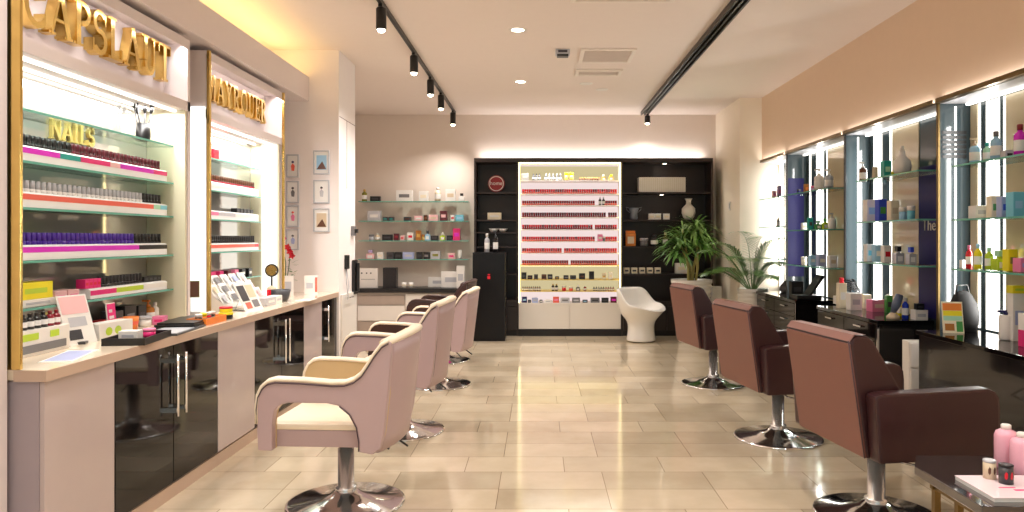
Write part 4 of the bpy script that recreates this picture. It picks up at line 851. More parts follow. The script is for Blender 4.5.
def dracaena(loc):
    rd = random.Random(8); t = thing('potted_plant', 'bushy green plant with pale canes in a tall ribbed white planter before the dark shelves', 'plant', loc)
    pot(t, .17, .27, .84)
    canes = [((-.04,0),(-.12,.0,1.52)), ((.05,-.03),(.05,-.05,1.60)), ((.02,.05),(.16,.02,1.45)), ((-.02,-.05),(-.20,-.06,1.38))]
    for (a, b_), tp in canes:
        part('cane', MB().tube([(a,b_,.78),(a*1.3+.01,b_,1.0),tp], [.022,.019,.014], 8), STEM, t)
        m = MB()
        for k in range(105):
            an = rd.uniform(0, 2*PI); el = rd.uniform(-.15, 1.1); z = tp[2]-rd.uniform(0, .26)
            blade(m, Vector((tp[0], tp[1], z)), Vector((math.cos(an), math.sin(an), el)), rd.uniform(.26, .46), rd.uniform(.012, .019), rd.uniform(.9, 1.8))
        part('leaves', m, mat('leaf_%d' % (len(MATS)), (rd.randint(104,128), rd.randint(146,166), rd.randint(66,84)), .4, var=.4, scale=8), t)
    return t
dracaena((px(692, 9.85), 9.88, 0))
def palm(loc):
    rd = random.Random(21); t = thing('potted_palm', 'feathery palm in a white pot beside the first mirror station', 'plant', loc)
    pot(t, .13, .18, .77)
    fr = [(-2.9,.30,.95),(-2.4,.55,.85),(2.9,.45,.90),(-1.6,.15,.95),(-1.0,.5,.7),(-.3,.2,.5),(-2.7,.85,.75),(-1.9,.9,.7),(3.1,1.0,.7),(-1.2,.95,.6),(-2.2,.1,1.0),(-.8,.1,.9),(2.6,.8,.6),(-1.7,.6,.85)]
    for k, (an, ln_, L) in enumerate(fr):
        pts = []; p = Vector((.02*math.cos(an), .02*math.sin(an), .72)); dr = Vector((math.cos(an)*ln_, math.sin(an)*ln_, 1)).normalized(); n = 14; L = L*.98
        for i in range(n+1):
            pts.append(p.copy()); p = p+dr*L/n; dr = (dr+Vector((math.cos(an)*.9, math.sin(an)*.9, -.9))*(.03 if i < n*.45 else .16)).normalized()
        f = part('frond', MB().tube(pts, [.008*(1-.8*i/n) for i in range(n+1)], 5), LEAF2, t)
        m = MB()
        for i in range(4, n+1):
            d_ = (pts[min(i, n)]-pts[i-1]).normalized(); sd = d_.cross(Vector((0,0,1))).normalized()
            for q in (0, .5):
                base = pts[i-1]+(pts[min(i, n)]-pts[i-1])*q; sz = math.sin(PI*(.15+.75*(i+q-4)/(n-3)))
                for sg in (-1, 1): blade(m, base, d_*.8+sd*sg*1.0+Vector((0,0,.15)), .24*sz+.05, .011, .9, n=4)
        part('leaflets', m, LEAF2, f)
    return t
palm((px(756, 9.0), 9.14, 0))

# ---------------------------------------------------------------- styling chairs
def chair_base(t, r=.30, zp=.37):
    part('base', MB().lathe([(r,0),(r+.003,.005),(r,.013),(r*.96,.016),(r*.55,.030),(.085,.055),(.055,.078)], n=56), CHROME, t)
    part('pole', MB().lathe([(.056,.07),(.056,.095),(.042,.10),(.042,zp-.08),(.036,zp-.08),(.036,zp)], n=32), POLE, t)
SIDE = [(.325,.37),(.33,.45),(.332,.58),(.325,.64),(.305,.68),(.278,.702),(.24,.712),(.10,.708),(-.04,.698),(-.10,.700),(-.145,.715),(-.18,.742),(-.21,.785),(-.245,.84),(-.28,.885),(-.315,.905),(-.33,.895),
        (-.325,.82),(-.31,.64),(-.29,.46),(-.272,.385),(-.235,.358),(-.17,.37),(-.17,.42),(-.158,.49),(-.125,.55),(-.075,.59),(-.01,.603),(.18,.603),(.222,.59),(.246,.56),(.256,.50),(.256,.37)]
def back_x(z): return -.262-(z-.37)*.124
def cream_chair(loc, rz, inner, label, outer=None, rimm=None, grp=None):
    outer = outer or MAUVE; rimm = rimm or CREAM
    t = thing('styling_chair', label, 'chair', loc, rz, grp)
    chair_base(t, .305)
    part('seat_cushion', MB().box(-.19, .31, -.272, .272, .455, .487), rimm, t, .012)
    part('seat_base', MB().box(-.19, .305, -.270, .270, .372, .456), outer, t, .008)
    part('seat_plate', MB().box(-.12, .12, -.12, .12, .355, .372), BLACK, t)
    for sg in (-1, 1):
        a = part('armrest', MB().prism(SIDE, sg*.287, sg*.335, 'y'), outer, t, .007)
        part('arm_lining', MB().prism([(x, z) for x, z in SIDE], sg*.274, sg*.286, 'y'), inner, a, .003)
        # padded rim along the top of the arm
        path = [(.331,.50),(.332,.58),(.325,.64),(.305,.68),(.278,.702),(.24,.712),(.10,.708),(-.04,.698),(-.10,.700),(-.145,.715),(-.18,.742),(-.21,.785),(-.245,.84),(-.28,.885),(-.315,.905)]
        m = MB(); vs = []
        for i, (x, z) in enumerate(path):
            p0 = path[max(i-1, 0)]; p1 = path[min(i+1, len(path)-1)]; dx, dz = p1[0]-p0[0], p1[1]-p0[1]; l = math.hypot(dx, dz); nx, nz = dz/l, -dx/l
            if i > 0 and nz < 0 and False: nx, nz = -nx, -nz
            vs.append([(x-nx*.004, sg*.270, z-nz*.004), (x+nx*.010, sg*.272, z+nz*.010), (x+nx*.016, sg*.30, z+nz*.016), (x+nx*.010, sg*.336, z+nz*.010), (x-nx*.004, sg*.339, z-nz*.004)])
        fl = [v for r in vs for v in r]; fs = []
        for i in range(len(vs)-1):
            for k in range(5): fs.append((i*5+k, i*5+(k+1) % 5, (i+1)*5+(k+1) % 5, (i+1)*5+k))
        fs += [list(range(5)), [(len(vs)-1)*5+k for k in range(5)]]
        m.add(fl, fs, 0, True); part('arm_rim', m, rimm, a)
        part('piping', MB().tube([(x, sg*.338, z-.012) for x, z in path], .003, 6), PIPE, a)
        part('piping', MB().tube([(-.17,sg*.337,.375),(-.17,sg*.337,.42),(-.158,sg*.337,.49),(-.125,sg*.337,.55),(-.075,sg*.337,.59)], .003, 6), PIPE, a)
    # curved back shell
    def shell(off, z0, z1, bulge, y_, nz=8, n=14):
        vs = []; R = []
        for j in range(nz+1):
            z = z0+(z1-z0)*j/nz; rr = []
            for i in range(n+1):
                q = -1+2*i/n; rr.append((back_x(z)+off-bulge*(1-q*q), y_*q, z+.018*(1-q*q)*(j/nz)))
            R.append(rr)
        return R
    def loft(Ra, Rb):
        m = MB(); nz = len(Ra)-1; n = len(Ra[0])-1; fl = [v for r in Ra for v in r]+[v for r in Rb for v in r]; o = (nz+1)*(n+1); fs = []
        g = lambda j, i: j*(n+1)+i
        for j in range(nz):
            for i in range(n):
                fs.append((g(j,i), g(j+1,i), g(j+1,i+1), g(j,i+1))); fs.append((o+g(j,i), o+g(j,i+1), o+g(j+1,i+1), o+g(j+1,i)))
        for i in range(n): fs.append((g(0,i), g(0,i+1), o+g(0,i+1), o+g(0,i))); fs.append((g(nz,i), o+g(nz,i), o+g(nz,i+1), g(nz,i+1)))
        for j in range(nz): fs.append((g(j,0), o+g(j,0), o+g(j+1,0), g(j+1,0))); fs.append((g(j,n), g(j+1,n), o+g(j+1,n), o+g(j,n)))
        m.add(fl, fs, 0, True); return m
    bk = part('backrest', loft(shell(.0, .365, .892, .055, .325), shell(.045, .365, .892, .045, .300)), outer, t)
    part('back_lining', loft(shell(.046, .44, .895, .045, .285), shell(.075, .44, .895, .04, .272)), inner, bk)
    top = [(back_x(.895)+.028-.055*(1-q*q), .318*q, .898+.02*(1-q*q)) for q in [-1+2*i/14 for i in range(15)]]
    part('back_rim', MB().tube(top, .034, 10, ry=.55), rimm, bk)
    part('lever', MB().tube([(-.08,-.1,.365),(-.22,-.12,.33),(-.30,-.13,.27)], .006, 6), BLACK, t)
    part('lever', MB().tube([(-.06,-.16,.36),(-.12,-.18,.30),(-.18,-.19,.235)], .006, 6), BLACK, t)
    part('footrest_bracket', MB().box(.16, .30, -.262, -.236, .335, .372).box(.22, .31, -.262, -.236, .31, .335), outer, t)
    return t
cream_chair((-1.018, 3.85, 0), PI-math.radians(3), CREAM_SHADE, 'cream and mauve styling chair nearest the camera beside the black cabinets')
cream_chair((-.995, 5.30, 0), PI-math.radians(3), DBROWN, 'second cream and mauve styling chair from the camera, behind the nearest one').scale = (1, 1, 1.045)
cream_chair((-.955, 6.97, 0), PI-math.radians(3), DBROWN, 'furthest cream styling chair, its back rising beside the black tower cabinet')
cream_chair((-1.10, 8.35, 0), PI-math.radians(4), DBROWN, 'dark brown styling chair behind the furthest cream chair', DBROWN, DBROWN)

def brown_chair(loc, rz, label, off=-.04):
    t = thing('styling_chair', label, 'chair', loc, rz, 'brown styling chairs on the right')
    chair_base(t, .30, .385)
    BK = [(-.205,.385),(-.285,.905),(-.278,.935),(-.25,.952),(-.20,.950),(-.172,.93),(-.03,.70),(-.03,.385)]
    bk = part('backrest', MB().prism(BK, -.30, .30, 'y'), MAROON_SHADE, t, .012)
    # rear panel
    m = MB(); m.add([(-.213,-.298,.388),(-.213,.298,.388),(-.292,.298,.915),(-.292,-.298,.915),(-.202,-.298,.388),(-.202,.298,.388),(-.281,.298,.915),(-.281,-.298,.915)], [(0,3,2,1),(4,5,6,7),(0,1,5,4),(3,7,6,2),(1,2,6,5),(0,4,7,3)])
    part('back_panel', m, RBROWN_LIT, bk, .005, 'chestnut rear panel, coloured lighter as if lit')
    part('top_panel', MB().add([(-.288,-.297,.925),(-.288,.297,.925),(-.262,.297,.956),(-.262,-.297,.956),(-.205,-.297,.956),(-.205,.297,.956)], [(0,3,2,1),(3,4,5,2)]), RBROWN_LIT, bk, 0)
    part('seam', MB().tube([(-.295,-.299,.93),(-.215,-.299,.39)], .003, 6), PIPE, bk)
    ARM = [(-.195,.385),(.36,.385),(.40,.40),(.41,.43),(.41,.62),(.405,.665),(.385,.695),(.35,.708),(-.17,.700),(-.215,.69)]
    for sg in (-1, 1):
        part('armrest', MB().prism(ARM, sg*.302, sg*.385, 'y'), MAROON_SHADE, t, .014)
    part('seat', MB().box(-.03, .33, -.30, .30, .39, .50), MAROON_SHADE, t, .02)
    part('seat_plate', MB().box(-.14, .14, -.13, .13, .372, .39), BLACK, t)
    part('footrest', MB().tube([(.1,-.1,.375),(.30,-.14,.30),(.36,-.14,.26),(.36,.14,.26),(.30,.14,.30),(.1,.1,.375)], .009, 8), CHROME, t)
    part('lever', MB().tube([(0,-.10,.37),(.04,-.2,.33),(.16,-.30,.315)], .006, 6), STEEL, t)
    for c in t.children:                        # the upholstered body sits a little behind the pole
        if c.name.split('.')[0] not in ('base', 'pole'): c.location.x = off
    return t
brown_chair((1.70, 3.68, 0), math.radians(8.5), 'brown styling chair nearest the camera, beside the low black table')
brown_chair((1.673, 5.11, 0), math.radians(9.5), 'middle one of the three brown styling chairs on the right', -.075)
brown_chair((1.67, 7.0, 0), math.radians(9.5), 'furthest brown styling chair, in front of the plants')

# ---------------------------------------------------------------- mirror stations on the right wall
stname = ['first mirror bay beside the palm', 'second mirror bay from the back', 'third mirror bay behind the middle desk', 'nearest mirror bay at the right edge']
bays = [(8.57, 9.53), (6.94, 8.57), (5.32, 6.94), (3.70, 5.32)]
for i, (ya, yb) in enumerate(bays):
    t = thing('mirror_station', stname[i].replace('bay', 'station'), 'mirror station', (0,0,0), 0, 'mirror stations along the right wall')
    w_ = yb-ya
    part('mirror_glass', MB().box(XM, XM+.019, ya+.02, yb-.02, 0, ZM-.01), FIN, t)  # flat grey in place of what the mirror would reflect
    def strip(name, xa, xb_, m_, th, z1=ZM-.03, lb=None):      # vertical light or painted reflection on the back, placed by where its edges stand
        y1_, y0_ = F*(XM-.02)/(xa-VX), F*(XM-.02)/(xb_-VX)
        return part(name, MB().box(XM-th, XM-.001, max(y0_, ya+.02), min(y1_, yb-.02), .76, z1), m_, t, 0, lb)
    LY = [[(777, 782)], [(815, 822)], [(872, 880)], [(984, 997)]][i]
    TH = [[(784.5, 785.5)], [(808, 809.5), (825, 826)], [(888, 890)], [(976, 978), (1001, 1003)]][i]
    for u, v in LY: strip('light_column', u, v, LEDW, .006, lb='bright vertical light')
    for u, v in TH: strip('light_column', u, v, LEDW, .005, lb='reflection of a thin vertical light')
    for u, v in [[(766, 776)], [(826.5, 845)], [(891, 917)], [(965, 975.5), (1004, 1060)]][i]: strip('sand_reflection', u, v, SAND, .008, lb='pale sand coloured reflection in the mirror')  # pale mirror reflections put in as sand coloured sheets
    if i == 2:
        np_ = strip('navy_reflection', 917.5, 945, NAVY, .010, 1.4+72*5.9/F, 'dark blue reflection in the mirror')  # dark reflection in the mirror put in as a blue sheet
        text_part('The', .13, WHITE, np_, (XM-.012, F*(XM-.02)/(928-VX), 1.4+10*5.85/F+.02), (PI/2, 0, -PI/2), .002)
    part('frame_top', MB().box(XR+.005, XM, ya+.02, yb-.02, ZM-.012, ZM-.001), cm('silver'), t)
    part('light_strip', MB().box(XM-.06, XM-.03, ya+.05, yb-.05, ZM-.03, ZM-.013), LEDW, t, 0, 'bright line of light')
    part('edge_trim', MB().box(XR-.034, XR-.030, ya+.02, yb-.02, ZM-.008, ZM+.024).box(XR-.030, XR+.004, ya+.02, yb-.02, ZM-.008, ZM-.002), DGOLD, t)
    area('mirror_light', (XM-.012, F*(XM-.02)/((LY[0][0]+LY[0][1])/2-VX), 1.55), (0, PI/2, 0), 1.4, .06, 8, (1, .97, .93), t)
    area('wall_wash', (XR-.016, (ya+yb)/2, ZM+.002), (PI, 0, 0), .02, w_-.1, .9, WARM, t)
    d_ = thing('glass_divider', ['grey glass divider with brass edge beside the first bay','grey glass divider between the second and third bays','grey glass divider between the third and nearest bays','grey glass divider at the right edge of the view'][i], 'divider', (0,0,0), 0, 'grey glass dividers') 
    part('pane', MB().box(XR+.006, XM-.001, ya-.012, ya+.012, .752 if i < 2 else 0, ZM-.012), FIN, d_)
    part('edge_profile', MB().box(XR-.008, XR+.005, ya-.014, ya+.014, .752 if i < 2 else 0, ZM+.002), DGOLD if i == 2 else BLACK, d_)
    if i in (1, 2): part('light_column', MB().box(*[(858, 860), (0, 0)][0 if i == 1 else 1], 0, 1, 0, 1) if False else MB().box(XR+.11, XR+.125, ya-.016, ya-.0125, .8, ZM-.03), LEDW, d_, 0, 'reflection of a thin vertical light')  # glowing strip put in for a light column mirrored in the divider
    if i == 0: part('navy_reflection', MB().box(XR+.01, XM-.035, ya-.016, ya-.0125, .95, 2.1), NAVY, d_)  # blue reflection on the divider put in as a thin sheet
    if i == 2:
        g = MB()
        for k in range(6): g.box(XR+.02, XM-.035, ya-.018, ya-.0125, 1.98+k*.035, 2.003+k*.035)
        part('louvre_reflection', g, BLACK, d_)  # dark bars put in for a vent mirrored in the divider
# glass shelves (front edge at X) with products
def wshelf(ya, yb, z, label):
    o = solo('glass_shelf', MB().box(XR-.05, XM-.032, ya, yb, z-.012, z), TGLASS, label, 'shelf')
    part('shelf_edge', MB().box(XR-.053, XR-.05, ya, yb, z-.012, z).box(XR-.05, XM-.04, ya-.003, ya, z-.012, z), GEDGE, o)
ZS = [1.4+.1815*2.86, pz(0, 1) if False else 1.4-.0, 0]
ZS = [1.915, 1.545, 1.19]
shn = ['upper', 'middle', 'lower']; bn = ['first bay beside the palm', 'second bay', 'third bay', 'nearest bay']
def yat(x, X=2.93): return F*X/(x-VX)
span = [(8.66, 9.48), (7.22, 8.42), (yat(918, 2.86), yat(856, 2.86)), (3.75, yat(952, 2.86))]
shz = [[1.90, 1.54, 1.15], [1.90, 1.49, 1.10], [1.915, 1.545, 1.19], [1.90, 1.53, 1.19]]
for bi, (ya, yb) in enumerate(span):
    for k in range(3): wshelf(ya, yb, shz[bi][k], f'{shn[k]} glass shelf in the {bn[bi]} of the mirror wall')
def w(bay, k, x, kind, wp, hp, c1, c2, lb, X=2.98):
    """product at column x on shelf k of a bay; wp, hp in pixels"""
    Y = yat(x, X); z = shz[bay][k] if k < 3 else .75
    sc_ = Y/F
    product(kind, (X, Y, z+.0005), wp*sc_*.92, hp*sc_, c1, c2, lb, min(.09, wp*sc_), rz=0)
# third bay
w(2,0,863,'pump',8,20,'brown','white','brown pump bottle on the upper shelf of the third bay'); w(2,0,875,'tube',6,13,'beige','white','beige tube on the upper shelf of the third bay'); w(2,0,886,'box',8,17,'teal','mint','teal box on the upper shelf of the third bay')
t = thing('white_vase', 'large round white bottle vase on the upper shelf of the third bay', 'vase', (2.98, yat(902, 2.98), shz[2][0]))
part('vase_body', MB().lathe([(.035,0),(.06,.02),(.072,.07),(.062,.12),(.03,.155),(.024,.17),(.024,.20),(.0001,.20)], n=28), WHITE, t); part('stopper', MB().lathe([(.014,.20),(.014,.235),(.009,.24)], n=14), WHITE, t)
w(2,0,894,'jar',6,5,'lime','yellow','small lime jar before the white vase')
w(2,1,870,'box',11,22,'white','sky','white box with pale blue print on the middle shelf of the third bay'); w(2,1,881,'box',9,22,'blue','green','blue and green box on the middle shelf of the third bay'); w(2,1,893,'box',9,20,'cream','beige','cream box on the middle shelf of the third bay')
w(2,1,903,'jar',8,13,'sky','white','pale blue jar on the middle shelf of the third bay'); w(2,1,911,'jar',8,14,'aqua','white','aqua jar on the middle shelf of the third bay')
w(2,2,869,'box',8,17,'white','aqua','white box with aqua panel on the lower shelf of the third bay'); w(2,2,877,'box',8,17,'sky','white','pale blue box on the lower shelf of the third bay'); w(2,2,886,'box',8,17,'white','red','white box with red mark on the lower shelf of the third bay')
w(2,2,898,'flacon',9,17,'silver','black','clear flacon with black cap on the lower shelf of the third bay'); w(2,2,911,'flacon',8,17,'silver','blue','clear flacon with blue cap on the lower shelf of the third bay')
# nearest bay
w(3,0,975,'pump',11,27,'sky','beige','pale blue pump bottle on the upper shelf of the nearest bay'); w(3,0,987,'bottle',8,20,'mint','teal','mint bottle on the upper shelf of the nearest bay'); w(3,0,996,'bottle',11,30,'sky','grey','tall clear blue bottle on the upper shelf of the nearest bay'); w(3,0,1007,'box',9,9,'silver','black','small silver box on the upper shelf of the nearest bay'); w(3,0,1020,'bottle',12,33,'magenta','dred','magenta bottle on the upper shelf of the nearest bay')
w(3,1,978,'box',13,13,'white','silver','white box on the middle shelf of the nearest bay'); w(3,1,993,'box',9,22,'cream','green','cream box with green panel on the middle shelf of the nearest bay'); w(3,1,1003,'box',9,21,'lav','blue','lavender blue box on the middle shelf of the nearest bay'); w(3,1,1015,'box',12,25,'aqua','sky','aqua box on the middle shelf of the nearest bay')
w(3,2,963,'box',5,8,'white','cream','tiny white box on the lower shelf of the nearest bay'); w(3,2,969,'bottle',6.5,23,'red','pink','red bottle on the lower shelf of the nearest bay'); w(3,2,978,'bottle',8,25,'yellow','sky','yellow bottle with blue cap on the lower shelf of the nearest bay'); w(3,2,989,'bottle',8,22,'lime','mint','lime bottle on the lower shelf of the nearest bay'); w(3,2,999,'flacon',11,20,'lime','mint','wide lime flacon on the lower shelf of the nearest bay')
w(3,2,1010,'box',10,22,'yellow','olive','yellow box on the lower shelf of the nearest bay'); w(3,2,1022,'box',12,14,'pink','lilac','pink box on the lower shelf of the nearest bay')
# second bay
w(1,0,806,'box',4,9,'amber','orange','amber box on the upper shelf of the second bay'); w(1,0,819,'pump',10,22,'white','white','large white pump bottle on the upper shelf of the second bay'); w(1,0,829,'pump',9,20,'silver','white','silver pump bottle on the upper shelf of the second bay'); w(1,0,813,'jar',5,6,'lilac','pink','lilac jar on the upper shelf of the second bay'); w(1,0,799,'jar',4,5,'navy','dgrey','navy jar on the upper shelf of the second bay')
w(1,1,804,'box',5,7,'white','beige','small white box on the middle shelf of the second bay'); w(1,1,810,'box',5,12,'teal','dgrey','dark teal box on the middle shelf of the second bay'); w(1,1,818,'flacon',6,9,'green','mint','green flacon on the middle shelf of the second bay'); w(1,1,825,'flacon',5,11,'lime','green','lime flacon on the middle shelf of the second bay'); w(1,1,832,'pump',8,16,'white','silver','white pump bottle on the middle shelf of the second bay')
w(1,2,804,'jar',6,8,'cream','white','cream jar on the lower shelf of the second bay'); w(1,2,812,'box',6,10,'sky','white','pale blue box on the lower shelf of the second bay'); w(1,2,821,'box',8,12,'lav','white','lavender box on the lower shelf of the second bay'); w(1,2,832,'box',8,12,'white','beige','white box on the lower shelf of the second bay')
# first bay
w(0,0,779,'box',4,12,'lilac','pink','lilac box on the upper shelf of the first bay'); w(0,0,774,'box',4,8,'blush','pink','blush box on the upper shelf of the first bay'); w(0,1,778,'bottle',4,9,'silver','white','silver bottle on the middle shelf of the first bay')

# desks
def desk(ya, yb, label, n):
    t = thing('styling_desk', label, 'desk', (0,0,0), 0, 'black styling desks')
    XD = 2.66; z = .75
    part('desk_top', MB().prism([(XD, ya), (XM-.032, ya+.0), (XM-.032, yb), (XD, yb)], z-.03, z, 'z'), BLACKG, t, .003)
    part('desk_body', MB().box(XD+.02, XM-.034, ya+.01, yb-.01, .10, z-.031), mat('black_lacquer', (20,18,20), .15, coat=.6), t)
    part('plinth', MB().box(XD+.06, XM-.04, ya+.04, yb-.04, 0, .1), BLACKM, t)
    part('corner_profile', MB().box(XD-.001, XD+.015, ya-.001, ya+.012, .1, z-.031), CHROME, t)
    for k in range(n):
        a = ya+.03+(yb-ya-.06)*k/n; c = ya+.03+(yb-ya-.06)*(k+1)/n
        for z0, z1 in ((.58, .715), (.40, .575), (.11, .395)):
            dr = part('drawer', MB().box(XD, XD+.019, a+.004, c-.004, z0, z1), BLACKG, t, .002)
            m_ = (a+c)/2
            part('handle', MB().box(XD-.02, XD-.012, m_-.07, m_+.07, z1-.05, z1-.038).box(XD-.012, XD, m_-.06, m_-.05, z1-.05, z1-.038).box(XD-.012, XD, m_+.05, m_+.06, z1-.05, z1-.038), CHROME, dr)
    return t
desk(7.57, 8.95, 'black drawer desk furthest back, beside the palm', 2)
desk(5.74, 7.0, 'middle black drawer desk with pink and white boxes on it', 2)
desk(3.75, 5.16, 'black desk nearest the camera behind the front brown chair', 0)
t = thing('drawer_trolley', 'white drawer trolley between the two nearer black desks', 'trolley', (2.86, 5.42, 0))
part('trolley_body', MB().box(-.14, .24, -.05, .05, .06, .64), WHITE, t, .006)
for k in range(3): part('drawer', MB().box(-.13, .23, -.062, -.05, .08+k*.185, .255+k*.185), WHITE, t, .003)
for a in (-.12, .22):
    for c in (-.03, .03): part('castor', MB().lathe([(.02,0),(.03,.02),(.02,.06)], (a, c, 0), 12), BLACK, t)
# things on the desks
def dk(x, y, z=.75): return cpt(x, y, z)
def dprod(kind, x, y, wp, hp, c1, c2, lb, rz=0, dd=None):
    X, Y = dk(x, y)
    if X > 3.04: X = 3.02; Y = X*F/(x-VX)
    s_ = Y/F; product(kind, (X, Y, .7505), wp*s_*.95, hp*s_, c1, c2, lb, dd or min(.1, wp*s_), rz)
dprod('box', 841.5, 308, 8, 25, 'cream', 'white', 'tall cream box at the left end of the middle desk'); product('jar', (dk(841.5, 308)[0], dk(841.5, 308)[1], .7505+25*dk(841.5,308)[1]/F), .04, .05, 'red', 'red', 'red cap jar on top of the tall cream box')
dprod('box', 854, 310, 12, 17, 'white', 'silver', 'white box left of the pink box on the middle desk'); dprod('box', 876, 311.5, 15, 12, 'pink', 'blush', 'pink box on the middle desk', .1); dprod('box', 866, 306, 8, 14, 'cream', 'white', 'small cream box behind the pink box')
product('cup', (*dk(856, 302.5), .7505), .07, .12, 'coral', 'red', 'coral cup behind the white box on the middle desk')
product('box', (*dk(848, 302), .7505), .07, .14, 'black', 'dgrey', 'black box behind the coral cup', .06)
t = thing('tool_tray', 'long black tray on the middle desk beside the pink box', 'tray', (*dk(900, 309), .7505), .05)
part('tray_body', MB().box(-.17, .13, -.09, .09, 0, .05), BLACK, t, .008); part('tray_lining', MB().box(-.155, .115, -.08, .08, .05, .052), cm('silver'), t)
X_, Y_ = dk(890, 305); product('box', (2.98, Y_+.12, .7505), .13, .08, 'white', 'red', 'white and red carton behind the black tray', .07); 
product('box', (3.04, 6.35, .7505), .05, .15, 'green', 'dgrey', 'green and dark box behind the black tray', .05)
for i in range(3): product('bottle', (3.00, 6.15-i*.09, .7505), .05, .15, 'yellow', 'cream', ['left','middle','right'][i]+' yellow bottle behind the black tray on the middle desk')
product('bottle', (2.95, 5.88, .7505), .05, .17, 'blue', 'white', 'blue and white spray bottle near the end of the middle desk')
t = thing('hair_dryer', 'blue grey hand dryer on a beige foot, near end of middle desk', 'hair dryer', (2.84, 5.86, .7505))
part('foot', MB().lathe([(.05,0),(.05,.02),(.02,.05)], n=20), cm('beige'), t); part('barrel', MB().tube([(0,0,.05),(.03,0,.12),(.06,.01,.19)], [.02,.035,.03], 14), mat('steel_blue', (86,96,120), .3), t)
product('box', (3.02, 5.80, .7505), .10, .08, 'white', 'silver', 'white carton at the near end of the middle desk', .08); product('box', (3.02, 5.80, .8305), .06, .05, 'black', 'dgrey', 'small black box on the white carton', .05)
t = thing('cable_holder', 'dark metal stand of curling tools behind the boxes on the middle desk', 'stand', (2.93, 6.86, .7505))
part('stem', MB().tube([(0,0,0),(0,0,.26)], .008, 8).lathe([(.05,0),(.05,.012)], n=16), BLACK, t)
for k in range(5): part('ring', MB().tube([(.05*math.cos(a)*1.2, .05*math.sin(a)+.02*k-.04, .16+.02*k+.02*math.sin(a*2)) for a in [q*PI/5 for q in range(11)]], .006, 6), BLACK, t)
# nearest desk
easel('leaflet_holder', 'colourful leaflet in a clear easel on the nearest desk', 2.83, 4.98, .7505, .13, .21, -.25, 'cream', [(-.9,.9,.72,.95,'orange'),(-.9,.9,.55,.71,'yellow'),(-.9,.9,.40,.54,'mint'),(-.8,.1,.08,.3,'amber'),(.3,.9,.05,.38,'green')], .25)
t = thing('pump_dispenser', 'white cylindrical dispenser with a black nozzle on the nearest desk', 'dispenser', (*dk(1006, 340), .7505))
part('canister', MB().lathe([(.036,0),(.04,.01),(.04,.15),(.034,.16)], n=24), WHITE, t); part('nozzle', MB().lathe([(.015,.16),(.015,.175),(.006,.178)], n=12).box(-.05, .0, -.01, .01, .175, .19), cm('navy'), t)
product('box', (3.02, 4.62, .7505), .08, .30, 'white', 'lav', 'tall white box with a yellow lid behind the dispenser', .06); product('box', (3.02, 4.62, 1.0505), .085, .05, 'yellow', 'lime', 'yellow carton on the tall white box', .065)
product('box', (2.98, 4.33, .7505), .2, .10, 'hot', 'pink', 'pink low box at the right edge on the nearest desk', .12); product('box', (2.98, 4.33, .8505), .2, .10, 'white', 'cream', 'white box stacked on the pink low box', .12)
product('box', (3.0, 4.33, .9505), .14, .06, 'cream', 'beige', 'cream box on top of the white box at the right edge', .1)
# bag hanging near divider
t = thing('black_bag', 'crumpled black bag on the nearest desk against the glass divider', 'bag', (2.96, 5.10, .7505))
rd = random.Random(2); m = MB(); rr = []
for z, r in ((0,.09),(.05,.115),(.12,.11),(.19,.095),(.25,.06),(.28,.03)): rr.append([((r+rd.uniform(-.012,.012))*math.cos(2*PI*k/14), (r*.42+rd.uniform(-.005,.005))*math.sin(2*PI*k/14), z) for k in range(14)])
fs = [(i*14+k, i*14+(k+1) % 14, (i+1)*14+(k+1) % 14, (i+1)*14+k) for i in range(5) for k in range(14)]+[list(range(14))[::-1], [70+k for k in range(14)]]
m.add([v for r in rr for v in r], fs, 0, True); part('bag_body', m, mat('black_bag_fabric', (13, 12, 13), .8), t); part('handle', MB().tube([(-.05,0,.24),(-.04,0,.32),(.03,0,.32),(.05,0,.24)], .007, 6), BLACK, t)
# far desk: phone/terminal
t = thing('card_terminal', 'black card terminal with a tilted screen on the furthest desk', 'terminal', (*dk(806, 299.5), .7505))
part('base', MB().box(-.13, .13, -.10, .10, 0, .05), BLACK, t, .008)
part('screen', MB().prism([(.00,.05),(.03,.05),(.17,.25),(.14,.26)], -.09, .09, 'y'), BLACK, t, .004)
product('box', (*dk(796, 296.5), .7505), .13, .17, 'black', 'dgrey', 'black box beside the card terminal', .1)
t = thing('fabric_pouch', 'grey pouch lying on the furthest desk beside the palm pot', 'pouch', (2.98, 8.75, .7505))
part('pouch_body', MB().lathe([(.07,0),(.09,.03),(.08,.08),(.04,.13),(.01,.15)], n=16, sx=1.1, sy=.9), cm('grey'), t); part('tie', MB().lathe([(.02,.14),(.024,.15),(.02,.16)], n=12), BLACK, t)

# ---------------------------------------------------------------- low table in the right foreground
tz = .48
t = thing('low_table', 'low glossy black table with brass frame at the lower right corner', 'table', (0,0,0))
x0 = 1.517
part('table_top', MB().prism([(x0, 2.50), (x0, 2.95), (x0+.08, 3.09), (2.45, 3.09), (2.45, 2.50)], tz-.035, tz, 'z'), mat('table_gloss', (52,46,46), .08, coat=1, spec=.7), t, .003)
for (a, c) in ((x0+.05, 2.56), (x0+.05, 2.88), (x0+.14, 2.88), (2.38, 2.56), (2.38, 3.0)): part('leg', MB().box(a-.012, a+.012, c-.012, c+.012, 0, tz-.07), DGOLD, t)
part('frame_rail', MB().box(x0+.03, 2.42, 2.55, 2.57, tz-.069, tz-.045).box(x0+.03, 2.42, 2.87, 2.89, tz-.069, tz-.045).box(x0+.038, x0+.062, 2.57, 2.87, tz-.069, tz-.045), DGOLD, t)
part('spacer', MB().box(x0+.04, x0+.06, 2.6, 2.62, tz-.045, tz-.035).box(x0+.04, x0+.06, 2.82, 2.84, tz-.045, tz-.035), GOLD, t)
